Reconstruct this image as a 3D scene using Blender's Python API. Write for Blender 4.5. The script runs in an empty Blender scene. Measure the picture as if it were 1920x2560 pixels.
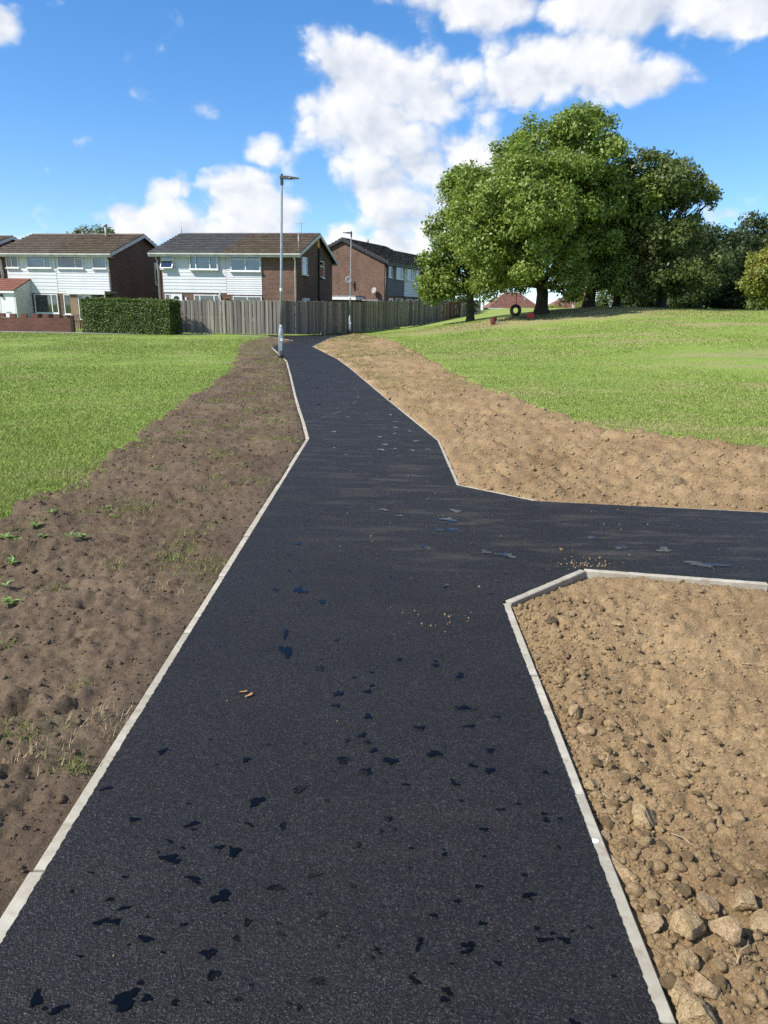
import bpy, bmesh, math, random
import numpy as np
from mathutils import Vector, Matrix
R = math.radians
random.seed(7)
rng = np.random.default_rng(11)
sc = bpy.context.scene
col = sc.collection

# ------------------------------------------------------------------ camera
FPX, CH, VH, ROLL = 1800.0, 1.7, 769.0, R(1.0)
PITCH = math.atan((1280 - VH) / FPX)
fw = np.array([0, math.cos(PITCH), -math.sin(PITCH)])
_u = np.array([0, math.sin(PITCH), math.cos(PITCH)]); _r = np.array([1.0, 0, 0])
rt = _r * math.cos(ROLL) + _u * math.sin(ROLL)
up = _u * math.cos(ROLL) - _r * math.sin(ROLL)
cam_d = bpy.data.cameras.new('camera'); cam = bpy.data.objects.new('camera', cam_d); col.objects.link(cam)
cam_d.sensor_fit = 'VERTICAL'; cam_d.sensor_height = 36; cam_d.lens = 36 * FPX / 2560
cam_d.clip_start = 0.05; cam_d.clip_end = 5000
M = Matrix(((rt[0], up[0], -fw[0], 0), (rt[1], up[1], -fw[1], 0), (rt[2], up[2], -fw[2], CH), (0, 0, 0, 1)))
cam.matrix_world = M
sc.camera = cam

# ------------------------------------------------------------------ sun, sky, exposure
SUN = Vector((-0.65, -0.31, 0.69)).normalized()      # direction towards the sun
SUN_EL = math.asin(SUN.z); SUN_AZ = math.atan2(SUN.x, SUN.y)
ld = bpy.data.lights.new('sun', 'SUN'); ld.energy = 4.6; ld.angle = R(0.53); ld.color = (1.0, 0.95, 0.87)
sun = bpy.data.objects.new('sun', ld); col.objects.link(sun)
sun.rotation_euler = SUN.to_track_quat('Z', 'Y').to_euler(); sun.location = (-20, -10, 30)
sc.view_settings.view_transform = 'Standard'; sc.view_settings.look = 'None'
sc.view_settings.gamma = 1.0; sc.view_settings.use_curve_mapping = False
sc.view_settings.exposure = 0.7
sc.render.engine = 'CYCLES'
sc.cycles.use_denoising = False
sc.cycles.max_bounces = 6; sc.cycles.diffuse_bounces = 3; sc.cycles.glossy_bounces = 3
sc.cycles.transparent_max_bounces = 8; sc.cycles.transmission_bounces = 4

SKY_STRENGTH = 0.122
# clouds: (azimuth px, elevation px, half width px, half height px, weight) measured as directions
CLOUDS = [
 (905, 190, 110, 95, 1.0), (1075, 235, 190, 120, 1.0), (900, 310, 170, 100, 1.0), (1080, 400, 170, 120, 1.0),
 (1400, 165, 170, 110, 1.0), (1620, 205, 120, 55, .9), (1270, 210, 130, 90, .95), (1040, 530, 140, 90, 1.05), (1010, 630, 90, 80, 1.05),
 (1230, 15, 230, 75, 1.0), (1560, 10, 300, 80, 1.05), (1850, 30, 200, 60, 1.0), (1480, -90, 520, 60, 1.1),
 (410, 480, 70, 45, .9), (400, 560, 155, 62, 1.0), (600, 470, 85, 50, 1.0), (650, 530, 125, 55, 1.0), (540, 590, 260, 36, .9),
 (520, 280, 50, 30, .62), (670, 375, 62, 45, .78), (0, 55, 70, 50, .85), (140, 10, 40, 22, .6), (30, 610, 90, 30, .75), (850, 610, 80, 50, .9), (1790, 545, 90, 35, .5), (960, 450, 120, 90, .95),
]
def px_dir(u, v):
    d = fw + rt * (u - 960) / FPX - up * (v - 1280) / FPX
    d = d / np.linalg.norm(d)
    return math.atan2(d[0], d[1]), math.asin(d[2])

def N(nt, t, **kw):
    n = nt.nodes.new(t)
    for k, v in kw.items():
        if k.startswith('i_'):
            n.inputs[k[2:].replace('_', ' ')].default_value = v
        else:
            setattr(n, k, v)
    return n
def L(nt, a, b): nt.links.new(a, b)
def math_node(nt, op, a, b=None, c=None, clamp=False):
    n = nt.nodes.new('ShaderNodeMath'); n.operation = op; n.use_clamp = clamp
    for i, x in enumerate((a, b, c)):
        if x is None: continue
        if isinstance(x, (int, float)): n.inputs[i].default_value = x
        else: nt.links.new(x, n.inputs[i])
    return n.outputs[0]

def new_group(name):
    g = bpy.data.node_groups.new(name, 'ShaderNodeTree')
    g.interface.new_socket('az', in_out='INPUT', socket_type='NodeSocketFloat')
    g.interface.new_socket('el', in_out='INPUT', socket_type='NodeSocketFloat')
    g.interface.new_socket('density', in_out='OUTPUT', socket_type='NodeSocketFloat')
    gi = g.nodes.new('NodeGroupInput'); return g, gi.outputs[0], gi.outputs[1], g.nodes.new('NodeGroupOutput')
def cloud_shapes():
    g, az, el, go = new_group('cloud_shapes')
    acc = None
    for (u, v, ru, rv, w) in CLOUDS:
        a0, e0 = px_dir(u, v); a1, _ = px_dir(u + ru, v); _, e1 = px_dir(u, v - rv)
        ra, re = abs(a1 - a0) * 1.1, abs(e1 - e0) * 1.12
        da = math_node(g, 'MULTIPLY_ADD', az, 1 / ra, -a0 / ra); de = math_node(g, 'MULTIPLY_ADD', el, 1 / re, -e0 / re)
        r2 = math_node(g, 'MULTIPLY_ADD', da, da, math_node(g, 'MULTIPLY', de, de))
        ex = math_node(g, 'MULTIPLY', math_node(g, 'POWER', 2.0, math_node(g, 'MULTIPLY', r2, -1.0)), w)
        acc = ex if acc is None else math_node(g, 'SMOOTH_MAX', acc, ex, .12)
    # elsewhere in the sky the same kind of broken cloud goes on
    cv = N(g, 'ShaderNodeCombineXYZ'); L(g, az, cv.inputs[0]); L(g, math_node(g, 'MULTIPLY', el, 1.25), cv.inputs[1])
    gen = N(g, 'ShaderNodeTexNoise'); gen.noise_dimensions = '2D'; gen.inputs['Scale'].default_value = 2.6; gen.inputs['Detail'].default_value = 2
    L(g, cv.outputs[0], gen.inputs['Vector'])
    gm = math_node(g, 'MULTIPLY', math_node(g, 'SUBTRACT', gen.outputs[0], .46), 5.0, clamp=True)
    out1 = math_node(g, 'MULTIPLY', math_node(g, 'SUBTRACT', math_node(g, 'ABSOLUTE', az), .5), 6.0, clamp=True)
    out2 = math_node(g, 'MULTIPLY', math_node(g, 'SUBTRACT', el, .36), 8.0, clamp=True)
    gm = math_node(g, 'MULTIPLY', gm, math_node(g, 'MAXIMUM', out1, out2))
    L(g, math_node(g, 'MAXIMUM', acc, gm), go.inputs[0]); return g
def cloud_texture():
    g, az, el, go = new_group('cloud_texture')
    cv = N(g, 'ShaderNodeCombineXYZ'); L(g, az, cv.inputs[0]); L(g, math_node(g, 'MULTIPLY', el, 1.25), cv.inputs[1])
    big = N(g, 'ShaderNodeTexNoise'); big.noise_dimensions = '2D'; big.inputs['Scale'].default_value = 9; big.inputs['Detail'].default_value = 8; big.inputs['Roughness'].default_value = .56
    L(g, cv.outputs[0], big.inputs['Vector'])
    puff = N(g, 'ShaderNodeTexVoronoi'); puff.voronoi_dimensions = '2D'; puff.inputs['Scale'].default_value = 20
    puff.inputs['Detail'].default_value = 1.5; puff.inputs['Roughness'].default_value = .55
    wv = N(g, 'ShaderNodeMixRGB', blend_type='ADD'); wv.inputs[0].default_value = .07; L(g, cv.outputs[0], wv.inputs[1]); L(g, big.outputs['Color'], wv.inputs[2])
    L(g, wv.outputs[0], puff.inputs['Vector'])
    nz = math_node(g, 'MULTIPLY', math_node(g, 'SUBTRACT', big.outputs[0], .5), 1.3)
    pz = math_node(g, 'MULTIPLY', math_node(g, 'SUBTRACT', .42, puff.outputs['Distance']), .42)
    L(g, math_node(g, 'ADD', nz, pz), go.inputs[0]); return g

def build_world():
    w = bpy.data.worlds.new('World'); sc.world = w; w.use_nodes = True
    nt = w.node_tree; nt.nodes.clear()
    out = N(nt, 'ShaderNodeOutputWorld')
    sky = N(nt, 'ShaderNodeTexSky', sky_type='NISHITA', sun_disc=False, sun_elevation=SUN_EL, sun_rotation=SUN_AZ, altitude=60,
            air_density=1.0, dust_density=0.15, ozone_density=4.0)
    hs = N(nt, 'ShaderNodeHueSaturation'); hs.inputs['Saturation'].default_value = 1.28; hs.inputs['Value'].default_value = 1.0
    tcs = N(nt, 'ShaderNodeTexCoord'); sps = N(nt, 'ShaderNodeSeparateXYZ'); L(nt, tcs.outputs['Generated'], sps.inputs[0])
    cbs = N(nt, 'ShaderNodeCombineXYZ'); L(nt, sps.outputs[0], cbs.inputs[0]); L(nt, sps.outputs[1], cbs.inputs[1])
    L(nt, math_node(nt, 'MULTIPLY_ADD', math_node(nt, 'MAXIMUM', sps.outputs[2], -.02), 0.96, .04), cbs.inputs[2])
    nrm = N(nt, 'ShaderNodeVectorMath', operation='NORMALIZE'); L(nt, cbs.outputs[0], nrm.inputs[0]); L(nt, nrm.outputs[0], sky.inputs['Vector'])
    tint = N(nt, 'ShaderNodeMixRGB', blend_type='MULTIPLY'); tint.inputs[0].default_value = 1; tint.inputs[2].default_value = (1.06, 1.0, 1.0, 1); L(nt, sky.outputs[0], tint.inputs[1])
    L(nt, tint.outputs[0], hs.inputs['Color'])
    bs = N(nt, 'ShaderNodeBackground'); bs.inputs[1].default_value = SKY_STRENGTH; L(nt, hs.outputs[0], bs.inputs[0])
    tc = N(nt, 'ShaderNodeTexCoord'); sp = N(nt, 'ShaderNodeSeparateXYZ'); L(nt, tc.outputs['Generated'], sp.inputs[0])
    az = math_node(nt, 'ARCTAN2', sp.outputs[0], sp.outputs[1]); el = math_node(nt, 'ARCSINE', sp.outputs[2])
    g0 = N(nt, 'ShaderNodeGroup'); g0.node_tree = cloud_shapes(); L(nt, az, g0.inputs[0]); L(nt, el, g0.inputs[1])
    tex = cloud_texture()
    g1 = N(nt, 'ShaderNodeGroup'); g1.node_tree = tex; L(nt, az, g1.inputs[0]); L(nt, el, g1.inputs[1])
    g2 = N(nt, 'ShaderNodeGroup'); g2.node_tree = tex
    L(nt, math_node(nt, 'ADD', az, -.02), g2.inputs[0]); L(nt, math_node(nt, 'ADD', el, .024), g2.inputs[1])
    d1 = math_node(nt, 'ADD', g0.outputs[0], g1.outputs[0])
    mr = N(nt, 'ShaderNodeMapRange', interpolation_type='SMOOTHSTEP'); mr.inputs['From Min'].default_value = .22; mr.inputs['From Max'].default_value = .68
    L(nt, d1, mr.inputs['Value'])
    lit = math_node(nt, 'ADD', math_node(nt, 'MULTIPLY', math_node(nt, 'SUBTRACT', g1.outputs[0], g2.outputs[0]), 1.3), .7, clamp=True)
    thick = math_node(nt, 'MULTIPLY', math_node(nt, 'SUBTRACT', d1, .8), .6, clamp=True)
    lit = math_node(nt, 'SUBTRACT', lit, thick, clamp=True)
    cr = N(nt, 'ShaderNodeMixRGB'); cr.inputs[1].default_value = (.36, .40, .475, 1); cr.inputs[2].default_value = (.64, .645, .66, 1); L(nt, lit, cr.inputs[0])
    bc = N(nt, 'ShaderNodeBackground'); bc.inputs[1].default_value = 1.0; L(nt, cr.outputs[0], bc.inputs[0])
    below = math_node(nt, 'MULTIPLY', math_node(nt, 'ADD', sp.outputs[2], .01), 60.0, clamp=True)
    fac = math_node(nt, 'MULTIPLY', mr.outputs[0], math_node(nt, 'MULTIPLY', below, .96))
    mx = N(nt, 'ShaderNodeMixShader'); L(nt, fac, mx.inputs[0]); L(nt, bs.outputs[0], mx.inputs[1]); L(nt, bc.outputs[0], mx.inputs[2])
    L(nt, mx.outputs[0], out.inputs[0])
    w.cycles.sampling_method = 'MANUAL'; w.cycles.sample_map_resolution = 256
build_world()

# ------------------------------------------------------------------ helpers
def ray(u, v): return fw + rt * (u - 960) / FPX - up * (v - 1280) / FPX
def G(u, v, z=0.0):
    d = ray(u, v); return np.array([0, 0, CH]) + d * (z - CH) / d[2]
def A(u, v, Y):
    d = ray(u, v); return np.array([0, 0, CH]) + d * Y / d[1]
def smooth(x): x = np.clip(x, 0, 1); return x * x * (3 - 2 * x)
def hill(x, y):
    x = np.asarray(x, float); y = np.asarray(y, float)
    z = 1.95 * smooth((y - 14) / 34) * smooth((x + 3.5) / 19)
    z = z + .16 * np.exp(-((x - 10.2) / 5) ** 2 - ((y - 45) / 3.0) ** 2)
    return z * (1 - .75 * smooth((y - 80) / 40))

def _hash(ix, iy, s):
    h = (ix * 374761393 + iy * 668265263 + s * 2147483647) & 0x7fffffff
    h = ((h ^ (h >> 13)) * 1274126177) & 0x7fffffff
    return ((h ^ (h >> 16)) & 0xffff) / 65535.0
def vnoise(x, y, s=0):
    x = np.asarray(x, float); y = np.asarray(y, float)
    ix = np.floor(x).astype(np.int64); iy = np.floor(y).astype(np.int64)
    fx = smooth(x - ix); fy = smooth(y - iy)
    a = _hash(ix, iy, s); b = _hash(ix + 1, iy, s); c = _hash(ix, iy + 1, s); d = _hash(ix + 1, iy + 1, s)
    return (a * (1 - fx) + b * fx) * (1 - fy) + (c * (1 - fx) + d * fx) * fy
def fbm(x, y, o=4, s=0, g=.5):
    t = 0; a = 1; n = 0
    for i in range(o):
        t = t + a * (vnoise(x * 2 ** i + 17.3 * i, y * 2 ** i - 9.1 * i, s + i) - .5); n += a; a *= g
    return t / n * 2
def inside(px, py, poly):
    px = np.asarray(px); py = np.asarray(py); c = np.zeros(px.shape, bool); n = len(poly)
    for i in range(n):
        x0, y0 = poly[i]; x1, y1 = poly[(i + 1) % n]
        if y0 == y1: continue
        c ^= ((y0 > py) != (y1 > py)) & (px < (x1 - x0) * (py - y0) / (y1 - y0) + x0)
    return c
def pdist(px, py, poly, closed=True):
    d = np.full(np.shape(px), 1e9); n = len(poly)
    for i in range(n if closed else n - 1):
        x0, y0 = poly[i]; x1, y1 = poly[(i + 1) % n]
        dx, dy = x1 - x0, y1 - y0
        t = np.clip(((px - x0) * dx + (py - y0) * dy) / max(dx * dx + dy * dy, 1e-9), 0, 1)
        d = np.minimum(d, np.hypot(px - x0 - t * dx, py - y0 - t * dy))
    return d
def sdist(px, py, poly):
    d = pdist(px, py, poly); return np.where(inside(px, py, poly), d, -d)     # positive inside

def tag(o, label=None, cat=None, group=None, kind=None):
    if label: o['label'] = label
    if cat: o['category'] = cat
    if group: o['group'] = group
    if kind: o['kind'] = kind
    return o
def np_mesh(name, v, f, m, parent=None, smooth_=False):
    v = np.asarray(v, np.float32); f = np.asarray(f, np.int32); k = f.shape[1]
    me = bpy.data.meshes.new(name)
    me.vertices.add(len(v)); me.vertices.foreach_set('co', v.ravel())
    me.loops.add(f.size); me.loops.foreach_set('vertex_index', f.ravel())
    me.polygons.add(len(f)); me.polygons.foreach_set('loop_start', np.arange(0, f.size, k, dtype=np.int32))
    me.polygons.foreach_set('loop_total', np.full(len(f), k, np.int32))
    if smooth_: me.polygons.foreach_set('use_smooth', np.ones(len(f), bool))
    me.update(calc_edges=True); me.materials.append(m)
    o = bpy.data.objects.new(name, me); col.objects.link(o); o.parent = parent
    return o
class MB:
    def __init__(s): s.v = []; s.f = []
    def add(s, vs, fs):
        b = len(s.v); s.v += [tuple(map(float, q)) for q in vs]; s.f += [tuple(i + b for i in q) for q in fs]; return s
    def box(s, x0, x1, y0, y1, z0, z1):
        return s.add([(x0,y0,z0),(x1,y0,z0),(x1,y1,z0),(x0,y1,z0),(x0,y0,z1),(x1,y0,z1),(x1,y1,z1),(x0,y1,z1)],
                     [(3,2,1,0),(4,5,6,7),(0,1,5,4),(1,2,6,5),(2,3,7,6),(3,0,4,7)])
    def prism(s, prof, axis, a, b):
        """extrude a 2D profile: axis 'x' -> profile is (y,z), 'y' -> (x,z), 'z' -> (x,y)"""
        n = len(prof); P = {'x': lambda p, t: (t, p[0], p[1]), 'y': lambda p, t: (p[0], t, p[1]), 'z': lambda p, t: (p[0], p[1], t)}[axis]
        return s.add([P(p, a) for p in prof] + [P(p, b) for p in prof],
                     [tuple(range(n))[::-1], tuple(range(n, 2 * n))] + [(i, (i + 1) % n, n + (i + 1) % n, n + i) for i in range(n)])
    def tube(s, pts, rad, k=8, cap=True):
        pts = [Vector(p) for p in pts]; rad = [rad] * len(pts) if isinstance(rad, (int, float)) else rad
        vs = []; fs = []; n = None
        for i, p in enumerate(pts):
            t = (pts[min(i + 1, len(pts) - 1)] - pts[max(i - 1, 0)]).normalized()
            if n is None:
                n = t.orthogonal().normalized()
            n = (n - t * n.dot(t)).normalized(); b = t.cross(n)
            vs += [p + (n * math.cos(2 * math.pi * j / k) + b * math.sin(2 * math.pi * j / k)) * rad[i] for j in range(k)]
        for i in range(len(pts) - 1):
            fs += [(i * k + j, i * k + (j + 1) % k, (i + 1) * k + (j + 1) % k, (i + 1) * k + j) for j in range(k)]
        if cap: fs += [tuple(range(k))[::-1], tuple(range((len(pts) - 1) * k, len(pts) * k))]
        return s.add(vs, fs)
    def lathe(s, prof, k=16, c=(0, 0, 0)):
        vs = []; fs = []
        for r, z in prof: vs += [(c[0] + r * math.cos(2 * math.pi * j / k), c[1] + r * math.sin(2 * math.pi * j / k), c[2] + z) for j in range(k)]
        for i in range(len(prof) - 1): fs += [(i * k + j, i * k + (j + 1) % k, (i + 1) * k + (j + 1) % k, (i + 1) * k + j) for j in range(k)]
        fs += [tuple(range(k))[::-1], tuple(range((len(prof) - 1) * k, len(prof) * k))]
        return s.add(vs, fs)
    def build(s, name, m, parent=None, loc=None, rz=0, smooth_=False, fixn=True):
        me = bpy.data.meshes.new(name); me.from_pydata(s.v, [], s.f)
        if fixn:
            bm = bmesh.new(); bm.from_mesh(me); bmesh.ops.recalc_face_normals(bm, faces=bm.faces); bm.to_mesh(me); bm.free()
        me.materials.append(m)
        if smooth_:
            for p in me.polygons: p.use_smooth = True
        o = bpy.data.objects.new(name, me); col.objects.link(o); o.parent = parent
        if loc is not None: o.location = loc
        o.rotation_euler.z = rz
        return o
def empty(name, loc, rz=0, **kw):
    o = bpy.data.objects.new(name, None); col.objects.link(o); o.location = tuple(map(float, loc)); o.rotation_euler.z = rz
    o.empty_display_size = .3
    return tag(o, **kw)
def share(src, name, parent, loc=(0, 0, 0), rz=0, sc_=None):
    o = src.copy(); o.name = name; col.objects.link(o); o.parent = parent; o.location = loc; o.rotation_euler = (0, 0, rz)
    if sc_: o.scale = sc_
    return o

# ------------------------------------------------------------------ materials
def base_mat(name):
    m = bpy.data.materials.new(name); m.use_nodes = True; nt = m.node_tree
    return m, nt, nt.nodes['Principled BSDF'], nt.nodes['Material Output']
def ramp(nt, fac, stops):
    r = N(nt, 'ShaderNodeValToRGB'); e = r.color_ramp.elements
    while len(e) < len(stops): e.new(.5)
    for q, (p, c) in zip(e, stops): q.position = p; q.color = (*c, 1)
    L(nt, fac, r.inputs[0]); return r.outputs[0]
def noise(nt, scale, detail=4, rough=.55, vec=None, coord='Object'):
    n = N(nt, 'ShaderNodeTexNoise'); n.inputs['Scale'].default_value = scale; n.inputs['Detail'].default_value = detail; n.inputs['Roughness'].default_value = rough
    if vec is None:
        vec = N(nt, 'ShaderNodeTexCoord').outputs[coord]
    L(nt, vec, n.inputs['Vector']); return n
def mixc(nt, fac, a, b, mode='MIX'):
    n = N(nt, 'ShaderNodeMixRGB', blend_type=mode)
    for i, x in ((0, fac), (1, a), (2, b)):
        if isinstance(x, (int, float)): n.inputs[i].default_value = x
        elif isinstance(x, tuple): n.inputs[i].default_value = (*x, 1)
        else: L(nt, x, n.inputs[i])
    return n.outputs[0]
def bump(nt, h, bs, strength=.4, dist=.01):
    b = N(nt, 'ShaderNodeBump'); b.inputs['Strength'].default_value = strength; b.inputs['Distance'].default_value = dist
    L(nt, h, b.inputs['Height']); L(nt, b.outputs[0], bs.inputs['Normal']); return b
def plain(name, c, rough=.7, var=.15, scale=3.0, bmp=0, bscale=40, spec=.5, metal=0, c2=None, coord='Object', fine=True):
    m, nt, bs, _ = base_mat(name)
    n = noise(nt, scale, 6, coord=coord)
    if c2 is None: c2 = tuple(x * (1 + var) for x in c); c = tuple(x * (1 - var) for x in c)
    L(nt, ramp(nt, n.outputs[0], [(.32, c), (.68, c2)]), bs.inputs['Base Color'])
    bs.inputs['Roughness'].default_value = rough; bs.inputs['Specular IOR Level'].default_value = spec; bs.inputs['Metallic'].default_value = metal
    if bmp: bump(nt, noise(nt, bscale, 5, coord=coord).outputs[0], bs, bmp, .01)
    return m

MT = {}
def brick_mat(name, c1, c2, mortar, var=.5):
    m, nt, bs, _ = base_mat(name)
    tc = N(nt, 'ShaderNodeTexCoord'); sp = N(nt, 'ShaderNodeSeparateXYZ'); L(nt, tc.outputs['Object'], sp.inputs[0])
    cb = N(nt, 'ShaderNodeCombineXYZ'); L(nt, math_node(nt, 'ADD', sp.outputs[0], sp.outputs[1]), cb.inputs[0]); L(nt, sp.outputs[2], cb.inputs[1])
    b = N(nt, 'ShaderNodeTexBrick'); b.inputs['Scale'].default_value = 1.0; b.inputs['Brick Width'].default_value = .225; b.inputs['Row Height'].default_value = .075
    b.inputs['Mortar Size'].default_value = .007; b.inputs['Mortar Smooth'].default_value = .1
    b.inputs['Color1'].default_value = (*c1, 1); b.inputs['Color2'].default_value = (*c2, 1); b.inputs['Mortar'].default_value = (*mortar, 1)
    L(nt, cb.outputs[0], b.inputs['Vector'])
    st = noise(nt, .9, 5); c = mixc(nt, .5, b.outputs['Color'], ramp(nt, st.outputs[0], [(.3, (.55, .55, .55)), (.7, (1.25, 1.2, 1.15))]), 'MULTIPLY')
    n2 = noise(nt, 30, 3); c = mixc(nt, .35, c, ramp(nt, n2.outputs[0], [(.3, (.6, .6, .6)), (.7, (1.3, 1.3, 1.3))]), 'MULTIPLY')
    L(nt, c, bs.inputs['Base Color']); bs.inputs['Roughness'].default_value = .88; bs.inputs['Specular IOR Level'].default_value = .2
    bump(nt, b.outputs['Fac'], bs, -.6, .006)
    return m
MT['brick'] = brick_mat('brown_brick', (.15, .082, .055), (.085, .046, .033), (.25, .20, .165))
MT['brick_shade'] = brick_mat('shaded_brown_brick', (.125, .072, .055), (.085, .048, .038), (.19, .155, .135))  # darker copy of the brown brick: the gables' shade is put into its colour
MT['brick_red'] = brick_mat('red_brick', (.2, .085, .06), (.14, .06, .045), (.22, .16, .13))
MT['brick_buff'] = brick_mat('buff_brick', (.27, .19, .12), (.2, .13, .085), (.3, .25, .2))
MT['brick_pink'] = brick_mat('pink_brick', (.42, .19, .13), (.34, .15, .1), (.4, .3, .25))
MT['white'] = plain('white_paint', (.66, .67, .68), .45, .05, 1.5)
MT['clad'] = plain('white_cladding', (.56, .575, .585), .5, .06, 1.2, bmp=.05)
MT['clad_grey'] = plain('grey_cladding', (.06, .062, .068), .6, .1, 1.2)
MT['soffit'] = plain('pale_fascia', (.5, .5, .48), .6, .15, 2.5)
MT['dark'] = plain('dark_interior', (.012, .013, .016), .6, .2, 1)
MT['curtain'] = plain('net_curtain', (.26, .27, .28), .9, .12, 3)
MT['blind'] = plain('vertical_blind', (.2, .21, .18), .9, .12, 3)
MT['stripe_blind'] = plain('roller_blind', (.12, .12, .12), .9, .2, 3)
MT['render'] = plain('cream_render', (.55, .55, .53), .85, .06, 1.5, bmp=.1)
MT['black'] = plain('black_plastic', (.02, .02, .021), .45, .2, 4)
MT['galv'] = plain('galvanised_steel', (.36, .39, .41), .42, .16, 5, metal=.55)
MT['lamp_head'] = plain('lamp_head_grey', (.05, .055, .06), .4, .15, 6)
MT['dish'] = plain('dish_grey', (.3, .3, .3), .5, .06, 2)
MT['bark'] = plain('bark', (.05, .042, .033), .95, .35, 2.2, bmp=.8, bscale=9)
MT['bark_dark'] = plain('shade_dark_bark', (.03, .026, .02), .95, .3, 2.2, bmp=.8, bscale=9)  # bark copy with the shade of the tree belt mixed into its colour
MT['rubber'] = plain('tyre_rubber', (.012, .012, .013), .7, .2, 5)
MT['rope'] = plain('rope', (.12, .1, .07), .9, .2, 20)
MT['red'] = plain('red_plastic', (.55, .03, .02), .4, .12, 4)
MT['maroon'] = plain('maroon_paint', (.12, .015, .015), .5, .25, 4)
MT['iron'] = plain('rusty_iron', (.06, .035, .025), .7, .3, 8)
MT['wood_dark'] = plain('dark_gate_wood', (.04, .022, .015), .8, .25, 3)
MT['orange_box'] = plain('yellow_box', (.6, .32, .03), .5, .1, 3)
MT['flat_roof'] = plain('grey_felt', (.2, .21, .22), .8, .15, 4)
MT['sticker'] = plain('sticker_white', (.62, .64, .66), .5, .1, 9)
MT['pink_sill'] = plain('pale_wall', (.62, .48, .36), .8, .08, 2)

def roof_mat(name, c, c2, moss=None):
    m, nt, bs, _ = base_mat(name)
    a = noise(nt, 2.4, 6); b = noise(nt, 14, 4)
    cc = ramp(nt, a.outputs[0], [(.3, c), (.7, c2)])
    cc = mixc(nt, .6, cc, ramp(nt, b.outputs[0], [(.3, (.55, .55, .55)), (.72, (1.5, 1.45, 1.4))]), 'MULTIPLY')
    if moss: cc = mixc(nt, ramp(nt, noise(nt, 5, 6, .65).outputs[0], [(.5, (0, 0, 0)), (.68, (.8, .8, .8))]), cc, moss)
    L(nt, cc, bs.inputs['Base Color']); bs.inputs['Roughness'].default_value = .85; bs.inputs['Specular IOR Level'].default_value = .25
    bump(nt, b.outputs[0], bs, .4, .01)
    return m
MT['roof_grey'] = roof_mat('grey_roof_tile', (.075, .075, .08), (.11, .108, .11))
MT['roof_brown'] = roof_mat('brown_roof_tile', (.085, .062, .045), (.14, .105, .078), (.16, .15, .10))
MT['roof_brown2'] = roof_mat('weathered_roof_tile', (.10, .078, .06), (.15, .12, .092), (.19, .17, .13))
MT['roof_red'] = roof_mat('red_roof_tile', (.17, .075, .05), (.24, .11, .075))
MT['roof_dark'] = roof_mat('dark_roof_tile', (.04, .04, .042), (.075, .072, .07), (.09, .095, .05))
MT['roof_far'] = roof_mat('far_roof_tile', (.15, .075, .055), (.2, .1, .075))

def glass_mat():
    m, nt, bs, out = base_mat('window_glass'); nt.nodes.remove(bs)
    t = N(nt, 'ShaderNodeBsdfTransparent'); t.inputs[0].default_value = (.6, .64, .65, 1)
    g = N(nt, 'ShaderNodeBsdfGlossy'); g.inputs['Roughness'].default_value = .03; g.inputs['Color'].default_value = (.9, .93, .95, 1)
    f = N(nt, 'ShaderNodeFresnel'); f.inputs[0].default_value = 1.52
    mx = N(nt, 'ShaderNodeMixShader'); L(nt, math_node(nt, 'ADD', f.outputs[0], .06), mx.inputs[0]); L(nt, t.outputs[0], mx.inputs[1]); L(nt, g.outputs[0], mx.inputs[2])
    L(nt, mx.outputs[0], out.inputs[0]); return m
MT['glass'] = glass_mat()

def leaf_mat(name, dark, light, autumn=None, amt=.0):
    m, nt, bs, out = base_mat(name)
    gi = N(nt, 'ShaderNodeNewGeometry')
    c = ramp(nt, gi.outputs['Random Per Island'], [(0, dark), (1, light)])
    if autumn: c = mixc(nt, ramp(nt, noise(nt, .45, 3).outputs[0], [(.5 - amt * .2, (0, 0, 0)), (.75 - amt * .2, (.75, .75, .75))]), c, autumn)
    L(nt, c, bs.inputs['Base Color']); bs.inputs['Roughness'].default_value = .5; bs.inputs['Specular IOR Level'].default_value = .35
    tr = N(nt, 'ShaderNodeBsdfTranslucent'); L(nt, mixc(nt, 1.0, c, (1.5, 1.6, .7), 'MULTIPLY'), tr.inputs[0])
    mx = N(nt, 'ShaderNodeMixShader'); mx.inputs[0].default_value = .28
    L(nt, bs.outputs[0], mx.inputs[1]); L(nt, tr.outputs[0], mx.inputs[2]); L(nt, mx.outputs[0], out.inputs[0]); return m
MT['leaf'] = leaf_mat('broad_leaf', (.085, .14, .022), (.25, .31, .068))
MT['leaf_shade'] = leaf_mat('shade_dark_leaf', (.022, .04, .012), (.065, .09, .028))  # darker leaf copy, the shade of the tree belt painted into the leaves
MT['leaf_olive'] = leaf_mat('olive_leaf', (.04, .07, .018), (.125, .16, .042), (.15, .135, .042), .1)
MT['leaf_yellow'] = leaf_mat('yellowing_leaf', (.10, .14, .025), (.24, .26, .05), (.36, .29, .07), .3)
MT['leaf_hedge'] = leaf_mat('hedge_leaf', (.035, .065, .015), (.13, .185, .045))
MT['leaf_bright'] = leaf_mat('bright_leaf', (.08, .16, .02), (.16, .27, .05))

MT['weed'] = leaf_mat('weed_leaf', (.10, .17, .04), (.22, .31, .09))
MT['straw'] = plain('straw', (.38, .3, .17), .8, .25, 30)

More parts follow.
